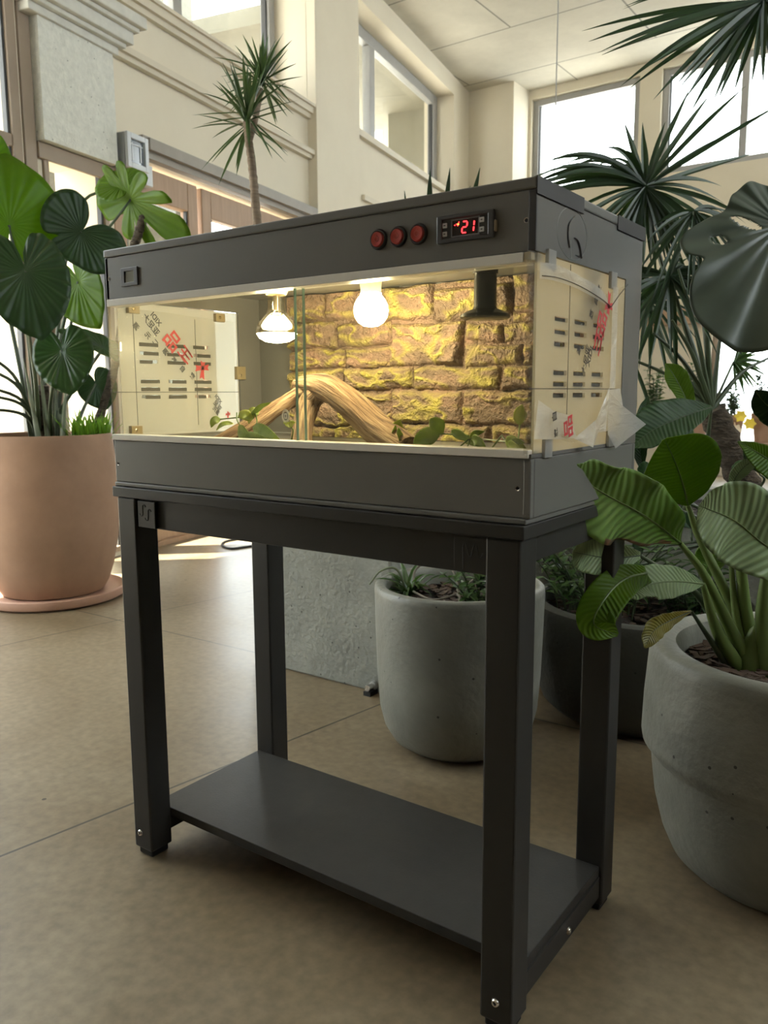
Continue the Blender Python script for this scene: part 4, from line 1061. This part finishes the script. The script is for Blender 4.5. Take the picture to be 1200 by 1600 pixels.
tr = MB().tube([pb(70, 672, T0) + V((0, 0, 0)), pb(70, 672, T0) + V((.004, 0, .06)), pb(66, 640, T0) + V((0, 0, .13)), pb(68, 640, T0) + V((.012, 0, .24))], [.045, .04, .034, .02], 14); tr.build('trunk', TRUNK, ph, smooth=True)

ph2 = thing('bare_cane', 'leaning ringed cane rising from the terracotta pot behind the terrarium', 'plant', pb(166, 668, T0 + .1))
p0 = pb(170, 670, T0 + .12); P = spline([p0, at(182, 560, T0 + .1), at(204, 410, T0 + .08), at(216, 366, T0 + .07), at(228, 330, T0 + .06)], 40)
MB().tube(P, [.019 + .0022 * math.sin(i * 2.6) for i in range(41)], 12).build('cane', TRUNK, ph2, smooth=True)

gr = MB(); rr = random.Random(4)
for _ in range(170):
    a = rr.random() * 2 * PI; q = .085 * math.sqrt(rr.random()); c = pb(140, 668, T0 - .02); b = c + V((q * math.cos(a), q * math.sin(a), 0))
    strap(gr, b, (rr.uniform(-.5, .5), rr.uniform(-.5, .5), 1), rr.uniform(.09, .19), .0085, rr.uniform(.1, .4), 5)
g_ = gr.build('grass_tuft', GRASSM, None, smooth=True); tag(g_, 'fresh green grassy tuft in the terracotta pot next to the terrarium', 'plant')

# --- dracaena behind the terrarium
dpos = V((-.44, 1.10, .6)); dt = 2.62
dp_ = thing('plant_pot', 'small clay pot on the low concrete wall behind the terrarium', 'plant pot', dpos)
MB().lathe([(.0001, 0), (.062, 0), (.070, .01), (.082, .11), (.086, .13), (.080, .134), (.074, .128), (.072, .09)], dpos, 40).build('pot_body', TERRA, dp_, smooth=True)
s = MB(); soil_disc(s, (dpos.x, dpos.y), .0735, dpos.z + .112, 2, .004); s.build('soil', SOIL, dp_, smooth=True)
dr = thing('dracaena', 'thin-stemmed dracaena with two spiky green crowns standing above the terrarium', 'plant', dpos + V((0, 0, .112)))
fork = at(389, 222, dt)
P = spline([dpos + V((0, 0, .105)), at(415, 440, dt), at(402, 345, dt), at(396, 280, dt), fork], 50)
tk_ = MB().tube(P, [.0165 - .004 * i / 50 + .0012 * math.sin(i * 2.2) for i in range(51)], 12)
tk_.tube(spline([fork, at(387, 205, dt), at(386, 190, dt)], 8), .0125, 10); tk_.tube(spline([fork, at(398, 190, dt + .02), at(407, 140, dt + .05)], 8), .010, 10)
tk_.build('trunk', TRUNKD, dr, smooth=True)
for (u, v, t, n, seed, L0) in ((386, 190, dt, 54, 1, .195), (410, 128, dt + .05, 48, 2, .155)):
    c = at(u, v, t); rr = random.Random(seed); mb = MB()
    for k in range(n):
        ph_ = rr.random() * 2 * PI; el = rr.uniform(-.75, 1.45)
        d = V((math.cos(el) * math.cos(ph_), math.cos(el) * math.sin(ph_), math.sin(el)))
        strap(mb, c + V((0, 0, rr.uniform(-.02, .03))), d, L0 * rr.uniform(.75, 1.1), .0125, rr.uniform(.0, .16), 6, .2)
    mb.build('leaf_crown', DRAC, dr, smooth=True)

# --- banana-like plant in the front right pot
bp = thing('bird_of_paradise', 'young broad-leaved plant with thick green stalks in the front right pot', 'plant', (P3[0], P3[1], .36))


def bleaf(mid, wd, m, stalk=None, tilt=0, fold=.22, wave=.06, nw=5, rag=.06, dry=None, plant=bp, sr=.0075, sm=STEM, ridge=.02, solid=.0014):
    """mid: (u, v, t) along the midrib; wd: (s, left px, right px)"""
    pts = [at(*q) for q in mid]; t = mid[len(mid) // 2][2]
    mb = MB(); blade(mb, pts, [(s, a * t / F, b * t / F) for s, a, b in wd], tilt, fold, wave, nw, 48, 9, rag, ridge=ridge, dry=dry) if dry is None else blade(mb.use(m), pts, [(s, a * t / F, b * t / F) for s, a, b in wd], tilt, fold, wave, nw, 48, 9, rag, ridge=ridge, dry=dry)
    lf = mb.build('leaf', m, plant, smooth=True, solid=solid)
    P = spline(pts, 20); n = len(P); k = MB()
    off = (CAM - P[10]).normalized() * .0008
    k.tube([p + off for p in P], [sr * .42 * (1 - .85 * i / n) for i in range(n)], 6, flat=.6); k.build('midrib', sm, lf, smooth=True)
    if stalk:
        q = [V(stalk[0])] + [at(*z) for z in stalk[1:]] + [pts[0]]; Q = spline(q, 20)
        MB().tube(Q, [sr * (1.9 - 1.3 * i / 20) for i in range(21)], 10).build('stalk', sm, lf, smooth=True)
    return lf


sb = lambda dx, dy: V((P3[0] + dx, P3[1] + dy, .357))
b_main = at(1176, 1052, 1.47); b_main.z = .357
TB = 1.42
R1 = bleaf([(1062, 848, 1.36), (1010, 808, 1.27), (950, 775, 1.175), (905, 748, 1.115), (880, 736, 1.085)],
           [(0, 3, 3), (.12, 30, 38), (.35, 62, 58), (.6, 66, 48), (.8, 42, 30), (.93, 14, 16), (1, 2, 2)], BANANA, [b_main, (1140, 980, 1.46), (1100, 898, TB)], tilt=-.1, fold=.20, wave=.17, nw=4, rag=.07, dry=lambda s_, q_: s_ > .955 or (.10 < s_ < .42 and q_ < -.86) or (.03 < s_ < .09 and q_ < -.5))
bleaf([(1075, 790, TB + .06), (1068, 760, TB + .04), (1055, 722, TB + .02), (1038, 686, TB)], [(0, 2, 2), (.15, 26, 28), (.42, 62, 58), (.7, 52, 66), (.9, 24, 42), (1, 3, 4)], BRIGHT, [b_main + V((-.01, .02, 0)), (1150, 960, 1.49), (1095, 845, TB + .07)], tilt=.1, fold=.08, wave=.03, nw=2, rag=.02, sr=.007)
bleaf([(1290, 905, TB - .06), (1200, 855, TB - .14), (1150, 815, TB - .18), (1108, 796, TB - .20), (1092, 790, TB - .20)], [(0, 4, 4), (.2, 46, 56), (.5, 66, 64), (.75, 50, 40), (.92, 22, 16), (1, 3, 2)], SAGE, [b_main + V((.03, .0, 0)), (1215, 985, 1.44), (1280, 930, TB)], tilt=.15, fold=.16, wave=.05, nw=5, rag=.03, ridge=.035)
bleaf([(1098, 912, TB + .0), (1050, 908, TB - .05), (1005, 916, TB - .10), (985, 934, TB - .13)], [(0, 3, 3), (.2, 20, 20), (.5, 32, 30), (.8, 26, 26), (1, 10, 10)], SAGE, [b_main + V((-.02, -.01, 0)), (1120, 985, 1.45)], tilt=.35, fold=.18, wave=.06, sr=.008)
bleaf([(1010, 895, TB - .09), (975, 905, TB - .14), (945, 935, TB - .18), (928, 975, TB - .19), (965, 992, TB - .18)], [(0, 18, 12), (.3, 30, 26), (.6, 32, 30), (.85, 30, 18), (1, 3, 3)], BRIGHT, None, tilt=.1, fold=.12, wave=.05, nw=2, rag=.03)
bleaf([(1000, 868, TB - .08), (955, 872, TB - .13), (912, 866, TB - .17), (895, 862, TB - .18)], [(0, 6, 6), (.3, 26, 28), (.6, 28, 34), (.9, 18, 22), (1, 2, 2)], SAGE, [b_main + V((-.03, .02, 0)), (1090, 930, TB + .07)], tilt=-.1, fold=.1, sr=.005, sm=STEMD)
bleaf([(1080, 955, TB - .06), (1050, 968, TB - .08), (1022, 985, TB - .10), (1007, 1012, TB - .11)], [(0, 1, 1), (.3, 9, 12), (.65, 16, 20), (.9, 10, 12), (1, 2, 2)], YELLOW, [b_main + V((-.035, -.02, 0)), (1110, 1000, 1.45)], tilt=-.5, fold=.25, wave=.1, sr=.004, sm=STEMD)
bleaf([(1100, 905, TB + .10), (1108, 880, TB + .09), (1112, 850, TB + .08), (1100, 825, TB + .08)], [(0, 3, 3), (.3, 22, 20), (.6, 26, 24), (1, 2, 2)], BANANA, [b_main + V((0, .04, 0)), (1130, 960, 1.52)], tilt=.4, sr=.005)
bleaf([(1255, 760, TB), (1215, 728, TB - .03), (1180, 705, TB - .05), (1153, 690, TB - .06)], [(0, 3, 3), (.3, 26, 18), (.6, 24, 16), (1, 1, 1)], BRIGHT, [b_main + V((.03, .03, 0)), (1200, 930, 1.5), (1240, 800, TB + .02)], tilt=.3, sr=.007)
bleaf([(1250, 690, TB + .02), (1220, 650, TB), (1195, 630, TB), (1180, 610, TB)], [(0, 3, 3), (.4, 26, 24), (.8, 18, 18), (1, 1, 1)], DARKLEAF, [b_main + V((.05, .03, 0)), (1260, 880, 1.5)], tilt=.2, sr=.006)
for (a, q, r_) in ((b_main + V((.01, .01, 0)), [(1166, 960, 1.48), (1158, 890, 1.46), (1150, 830, 1.42)], .009), (b_main + V((-.01, .0, 0)), [(1150, 960, 1.48), (1142, 880, 1.47)], .006), (b_main + V((.028, -.01, 0)), [(1192, 960, 1.44), (1200, 880, 1.42)], .011)):
    Q = spline([a] + [at(*z) for z in q], 16); MB().tube(Q, [r_ * (1.6 - .9 * i / 16) for i in range(17)], 10).build('stalk', STEM, bp, smooth=True)
MB().lathe([(.030, -.02), (.029, .01), (.021, .045), (.010, .075), (.001, .085)], b_main, 20).build('clump_base', STEM, bp, smooth=True)

# --- big monstera leaf reaching in from the right
mn = thing('monstera', 'slate green monstera with a large holed leaf reaching in from the right', 'plant', (P3[0] + .13, P3[1] + .05, .36))
TM = 1.30
a = at(1222, 350, TM + .02); b = at(1152, 540, TM - .06)
mb = MB(); heart_leaf(mb, a, b, wl=1.0, wr=1.0, tilt=.0, fold=.20, droop=.08, ripple=.012, nv=12, seg=200, rings=30,
                         table=([0, 10, 22, 32, 38, 46, 56, 68, 82, 105, 140, 180], [1.0, .97, .88, .74, .60, .67, .66, .50, .37, .36, .34, .15]), holes=((.21, .09, .10, .034), (.32, .28, .05, .035), (-.22, .1, .09, .034)))
lf = mb.build('leaf', MONST, mn, smooth=True, solid=.0014)
mb = MB()
for dx, dy in ((-72, 65), (-60, 20), (-62, 110), (-20, 150), (-70, 180 - 42)):
    pass
base = V((P3[0] + .13, P3[1] + .05, .357)); top_ = V((P3[0] + .34, P3[1] + .03, .9))
MB().tube(spline([base, base + V((.10, 0, .22)), top_ + V((.02, 0, .0)), a + V((.05, .02, .03)), a], 30), .0065, 10).build('stalk', STEMD, lf, smooth=True)
for k, (u, v, u2, v2, t) in enumerate(((1330, 330, 1240, 420, TM + .1), (1320, 560, 1215, 630, TM + .12))):
    a2, b2 = at(u, v, t), at(u2, v2, t - .05); mb = MB(); heart_leaf(mb, a2, b2, wl=.9, wr=.9, fold=.18); l2 = mb.build('leaf', MONST, mn, smooth=True, solid=.0014)
    MB().tube(spline([base + V((.01 * k, .02, 0)), base + V((.12, .03, .2)), a2 + V((.04, .03, -.05)), a2], 20), .006, 8).build('stalk', STEMD, l2, smooth=True)

# --- fan palms in the bed behind the terrarium
def fan(plant, hub, ang_len, w, m, petiole=None, depth=.35, droop=.25, seed=0, pr_=.007, tiltback=0.0):
    rr = random.Random(seed); mb = MB()
    for (a, ln, dr_) in ang_len:
        r = math.radians(a); d = RT * math.cos(r) + UP * math.sin(r) + FW * rr.uniform(-depth, depth)
        strap(mb, hub + FW * rr.uniform(-.01, .01), d, ln, w * rr.uniform(.8, 1.15), dr_ + rr.uniform(-.06, .06), 9, .25, nrm=(-FW + V((rr.uniform(-.5, .5), rr.uniform(-.5, .5), rr.uniform(-.2, .6)))))
    o = mb.build('fan_leaf', m, plant, smooth=True)
    if petiole: MB().tube(spline(list(petiole) + [hub], 16), [pr_ * (1.3 - .5 * i / 16) for i in range(17)], 8).build('petiole', STEMD, o, smooth=True)
    return o


fp_ = thing('fan_palm', 'dark fan palm with a fibrous trunk and drooping leaflets, right behind the terrarium', 'palm', (.70, 1.80, .42))
tb = V((.735, 1.80, .415)); crown = at(1112, 640, 2.42)
P = spline([tb, (tb + crown) / 2 + V((.012, 0, -.02)), crown], 30)
MB().tube(P, [.052 - .012 * i / 30 + .004 * math.sin(i * 1.9) for i in range(31)], 16).build('trunk', TRUNK, fp_, smooth=True)
PX = 2.40 / F
h1 = at(1008, 292, 2.40)
arr = []
rr = random.Random(21)
for k in range(26): arr.append((112 + 2.5 * k + rr.uniform(-2, 2), (150 + 5.2 * k) * PX, .62 - .007 * k))          # left side, arching over the tank
for k in range(9): arr.append((178 + 9 * k, (190 - 6 * k) * PX, .45))
for k in range(22): arr.append((232 + 4.2 * k, rr.uniform(95, 150) * PX, .2))
for k in range(10): arr.append((-42 + 7 * k, rr.uniform(120, 165) * PX, .35))
for a_, l_ in ((66, 185), (56, 215), (48, 205), (37, 190), (30, 230), (22, 215), (74, 120), (84, 100), (94, 105), (104, 120)): arr.append((a_, l_ * PX, .06))
fan(fp_, h1, arr, .0165, PALM, [crown, at(1075, 520, 2.42), at(1030, 400, 2.42)], seed=3)
h2 = at(1046, 432, 2.34)
fan(fp_, h2, [(150 + 12 * k + rr.uniform(-3, 3), rr.uniform(85, 135) * PX, .35) for k in range(20)] + [(-20 + 13 * k, rr.uniform(60, 110) * PX, .5) for k in range(9)], .016, PALM, [crown, at(1085, 560, 2.4)], seed=5)
h3 = at(1014, 470, 2.55)
fan(fp_, h3, [(15 * k, rr.uniform(70, 130) * PX, .3) for k in range(24)], .015, PALM, [crown, at(1050, 560, 2.5)], seed=8)
h4 = at(1146, 566, 2.5)
fan(fp_, h4, [(-85 + 8.5 * k, rr.uniform(42, 62) * PX, .15) for k in range(20)], .010, FERNM, [crown], seed=9, pr_=.004)
h5 = at(1085, 330, 2.30)
fan(fp_, h5, [(-150 + 10 * k, rr.uniform(90, 150) * PX, .5) for k in range(18)] + [(190, 80 * PX, .5), (35, 70 * PX, .6), (170, 60 * PX, .5)], .014, PALM, [crown, at(1100, 470, 2.35)], seed=12)
for (u, v, t) in ((1060, 420, 2.3), (1090, 440, 2.5), (1130, 500, 2.45), (1200, 560, 2.45), (1050, 500, 2.3), (1020, 520, 2.36)):
    Q = spline([crown, (crown + at(u, v, t)) / 2 + V((0, 0, .03)), at(u, v, t)], 12); MB().tube(Q, [.009 - .0055 * i / 12 for i in range(13)], 8).build('petiole', STEMD, fp_, smooth=True)
h7 = at(985, 560, 2.45)
fan(fp_, h7, [(130 + 11 * k, rr.uniform(60, 110) * PX, .25) for k in range(16)], .014, PALM, [crown, at(1050, 590, 2.44)], seed=14, pr_=.005)

fp2 = thing('fan_palm', 'second fan palm whose leaf hangs in at the top right corner', 'palm', (1.55, 1.95, .42))
tb2 = V((1.55, 1.95, .415)); c2 = V((1.35, 1.85, 1.35)); h6 = at(1192, 2, 2.05); PX2 = 2.05 / F
MB().tube(spline([tb2, tb2 + V((-.02, -.02, .45)), c2], 24), [.055 - .012 * i / 24 + .004 * math.sin(i * 1.9) for i in range(25)], 14).build('trunk', TRUNK, fp2, smooth=True)
fan(fp2, h6, [(178 + 4.4 * k + rr.uniform(-1.5, 1.5), (275 - 8.5 * k) * PX2, .14) for k in range(16)] + [(250 + 9 * k, rr.uniform(80, 120) * PX2, .2) for k in range(8)] + [(-30 + 14 * k, 170 * PX2, .2) for k in range(9)] + [(110 + 9 * k, 230 * PX2, .3) for k in range(7)], .018, PALM, [c2, (c2 + h6) / 2 + V((.10, 0, .12))], seed=6, depth=.22)

# stray upright blades seen over the terrarium's top edge
ys = thing('strap_plant', 'clump of strap-shaped green leaves poking above the middle of the terrarium', 'plant', (-.30, 1.45, .6))
by = V((-.30, 1.45, .6))
for (u, v, w_) in ((672, 265, .015), (703, 262, .013), (750, 262, .014), (632, 298, .010), (640, 330, .012), (735, 290, .012), (690, 300, .012), (760, 300, .012), (610, 360, .012)):
    tpt = at(u, v, 2.55); mb = MB(); blade(mb, bez(by, (by + tpt) / 2 + V((0, .02, .12)), tpt, 6), [(0, .006, .006), (.3, w_ * .8, w_ * .8), (.88, w_ * .7, w_ * .7), (1, .0005, .0005)], fold=.35, n=16, cols=2)
    mb.build('leaf', DARKLEAF, ys, smooth=True, solid=.0008)

# --- dark broad-leaved plants at the right behind the stand
cl = thing('broadleaf_plant', 'low plant with big dark paddle leaves at the foot of the fan palm', 'plant', (.45, 1.76, .42))
cb = V((.48, 1.765, .415))
TC = 2.15
bleaf([(1112, 636, TC + .05), (1070, 650, TC), (1020, 672, TC - .04), (985, 700, TC - .06)], [(0, 3, 3), (.25, 22, 26), (.6, 34, 38), (.88, 22, 20), (1, 2, 2)], DARKLEAF, [cb, at(1100, 720, TC + .15)[:] and (1098, 720, TC + .15)], tilt=.35, fold=.2, wave=.05, plant=cl, sr=.006, sm=STEMD)
bleaf([(1080, 660, TC + .1), (1070, 620, TC + .1), (1052, 585, TC + .1), (1040, 568, TC + .1)], [(0, 2, 2), (.3, 12, 14), (.65, 16, 18), (1, 1, 1)], BRIGHT, [cb + V((.02, .0, 0)), (1085, 720, TC + .15)], tilt=.3, plant=cl, sr=.005)
bleaf([(1075, 655, TC + .05), (1062, 690, TC + .02), (1050, 725, TC), (1040, 745, TC)], [(0, 2, 2), (.3, 22, 18), (.7, 20, 16), (1, 1, 1)], DARKLEAF, [cb + V((.0, .02, 0)), (1080, 700, TC + .12)], tilt=.5, plant=cl, sr=.004, sm=STEMD)
bleaf([(1005, 740, TC + .12), (1000, 700, TC + .1), (1006, 650, TC + .1), (1012, 620, TC + .1)], [(0, 2, 2), (.4, 14, 12), (.8, 10, 8), (1, 1, 1)], DARKLEAF, [cb + V((-.03, .0, 0)), (1006, 780, TC + .15)], tilt=.3, plant=cl, sr=.004, sm=STEMD)
bleaf([(1140, 770, TC + .1), (1152, 742, TC + .06), (1172, 722, TC + .02), (1196, 706, TC)], [(0, 2, 2), (.4, 14, 12), (.8, 10, 8), (1, 1, 1)], SAGE, [cb + V((.05, .0, 0)), (1120, 800, TC + .15)], tilt=.5, plant=cl, sr=.004, sm=STEMD)
rr = random.Random(31)
for k in range(16):
    u, v, t = rr.uniform(1000, 1190), rr.uniform(735, 870), TC + rr.uniform(.02, .16); a_ = rr.uniform(-2.6, -.5)
    l_ = rr.uniform(28, 55); m_ = rr.choice([DARKLEAF, DARKLEAF, FERNM])
    bleaf([(u, v, t), (u + l_ * .5 * math.cos(a_), v + l_ * .5 * math.sin(a_) - 4, t - .02), (u + l_ * math.cos(a_), v + l_ * math.sin(a_) + 6, t - .05)], [(0, 1, 1), (.35, 11, 11), (.7, 8, 8), (1, 1, 1)], m_, [cb + V((rr.uniform(-.05, .3), rr.uniform(0, .1), 0)), (u + 2, v + 20, t + .03)], tilt=rr.uniform(-.6, .6), plant=cl, sr=.003, sm=STEMD)

# --- low plants and twigs in the two shaded pots
sp = thing('spider_plant', 'small strap-leaved plant on the left rim of the pot behind the stand', 'plant', (P1[0] - .13, P1[1] - .02, .352))
c = V((P1[0] - .130, P1[1] - .03, .352)); mb = MB(); rr = random.Random(8)
for k in range(34):
    a_ = rr.random() * 2 * PI; strap(mb, c + V((rr.uniform(-.015, .015), rr.uniform(-.015, .015), 0)), (math.cos(a_), math.sin(a_), rr.uniform(.7, 2.2)), rr.uniform(.09, .17), .012, rr.uniform(.35, .8), 7, .25)
mb.build('leaf_rosette', FERNM, sp, smooth=True)
MB().tube(spline([c, c + V((-.02, -.015, .07)), c + V((-.06, -.03, .065)), c + V((-.085, -.045, .03))], 14), [.004 - .002 * i / 14 for i in range(15)], 7).build('arching_leaf', STEMP, sp, smooth=True)
tw = MB(); c = V((P1[0], P1[1], .365))
for pts in (((-.10, -.05, .01), (-.03, -.075, .005), (.03, -.06, .025), (.06, -.03, .06)), ((.0, -.07, .006), (.03, -.10, .004), (.05, -.125, .001)), ((.03, -.06, .024), (.05, -.08, .02), (.06, -.12, .0)), ((-.06, .03, .09), (-.01, .0, .05), (.03, -.055, .027)), ((-.10, -.05, .02), (-.11, -.02, .06), (-.06, .02, .10))):
    tw.tube(spline([c + V(p) for p in pts], 12), .0028, 6)
tag(tw.build('dry_twig', TWIG, None, smooth=True), 'forked dry twig lying on the soil of the pot behind the stand', 'twig')


def bushy(name, label, c, r, n, hmin, hmax, m, seed, lw=.014, ll=.045, lean=.5):
    e = thing(name, label, 'plant', c); rr = random.Random(seed)
    sm, lm = MB(), MB()
    for k in range(n):
        a_ = rr.random() * 2 * PI; q = r * math.sqrt(rr.random()); b = V(c) + V((q * math.cos(a_), q * math.sin(a_), 0)); h = rr.uniform(hmin, hmax)
        tpt = b + V((math.cos(a_) * h * lean + rr.uniform(-.02, .02), math.sin(a_) * h * lean, h)); P = bez(b, b + V((0, 0, h * .6)), tpt, 8); sm.tube(P, .0022, 5)
        for j in range(2, 9):
            for s_ in (-1, 1):
                an = rr.random() * 2 * PI; strap(lm, P[j], (math.cos(an), math.sin(an), rr.uniform(-.1, .9)), ll * rr.uniform(.6, 1.1), lw, .3, 4, .2)
    sm.build('stem', STEMD, e, smooth=True); lm.build('foliage', m, e, smooth=True)
    return e


bushy('leafy_shrub', 'little leafy shrub on the right of the pot behind the stand', (P1[0] + .075, P1[1] - .055, .352), .045, 12, .06, .13, FERNM, 3, .016, .035)
bushy('fern', 'dense fine-leaved greenery filling the wide shaded pot', (P2[0] - .09, P2[1] - .06, .262), .13, 46, .10, .22, FERNM, 6, .013, .05)
bushy('fern', 'darker low greenery on the right side of the wide shaded pot', (P2[0] + .12, P2[1] + .05, .262), .09, 18, .05, .13, DARKLEAF, 16, .014, .05)

# ================================================================== FAR CORNER: shelf of pots and flowers below the window
tbx = (-1.25, 6.2)
e = thing('plant_bench', 'pale wooden bench of potted plants under the far window', 'bench', (-.6, 6.5, 0))
MB().box((-1.7, 6.2, .40), (.7, 6.75, .44)).build('top', WOODF, e)
for x in (-1.65, .6):
    for y in (6.24, 6.66): MB().box((x, y, 0), (x + .05, y + .05, .3995)).build('leg', WOODF, e)
rr = random.Random(44)
lab = ['round terracotta pot on the far bench, nearest the terrarium', 'tall terracotta pot on the far bench, second from the terrarium', 'terracotta pot on the far bench beside the yellow flowers', 'small clay pot at the far end of the bench']
for k, (u, v, r, h) in enumerate(((1022, 0, .11, .30), (1088, 0, .12, .34), (1146, 0, .09, .22), (1196, 0, .10, .24))):
    p = on(u, 640, (0, 6.45, 0), (0, 1, 0)); c = (p.x, 6.45, .4405)
    q = thing('clay_pot', lab[k], 'plant pot', c, 'clay pots on the far bench')
    MB().lathe([(.0001, 0), (r * .7, 0), (r * .95, h * .8), (r * 1.05, h * .82), (r * 1.05, h), (r * .93, h), (r * .9, h * .85)], c, 28).build('pot_body', TERRA, q, smooth=True)
    s = MB(); soil_disc(s, c, r * .91, c[2] + h * .9, k, .006); s.build('soil', SOIL, q, smooth=True)
    pl = bushy('potted_shrub', ['sprawling green shrub in the far pot nearest the terrarium', 'thin twiggy shrub in the tall far pot', 'leafy shrub with yellow flowers in the far window', 'dark leafy shrub at the far end of the bench'][k], (c[0], c[1], c[2] + h * .9), r * .5, 14, .12, .36, [FERNM, DARKLEAF, FERNM, DARKLEAF][k], 60 + k, .026, .07, .12)
    if k == 2:
        for j, (uu, vv, mm) in enumerate(((1158, 650, PETAL), (1150, 672, PETALW), (1172, 662, PETAL), (1145, 690, PETALW))):
            cc = on(uu, vv, (0, 6.3, 0), (0, 1, 0)); f_ = MB()
            for i in range(6):
                a_ = i * PI / 3; dd = V((math.cos(a_), -.35, math.sin(a_))); sdv = V((-math.sin(a_), 0, math.cos(a_)))
                f_.add([cc, cc + dd * .03 + sdv * .022, cc + dd * .055, cc + dd * .03 - sdv * .022], [(0, 1, 2, 3)])
            f_.tube([cc, V((c[0], c[1], c[2] + h))], .003, 5)
            f_.build('flower', mm, pl, smooth=False, solid=.002, label='yellow flower' if mm is PETAL else 'cream flower')
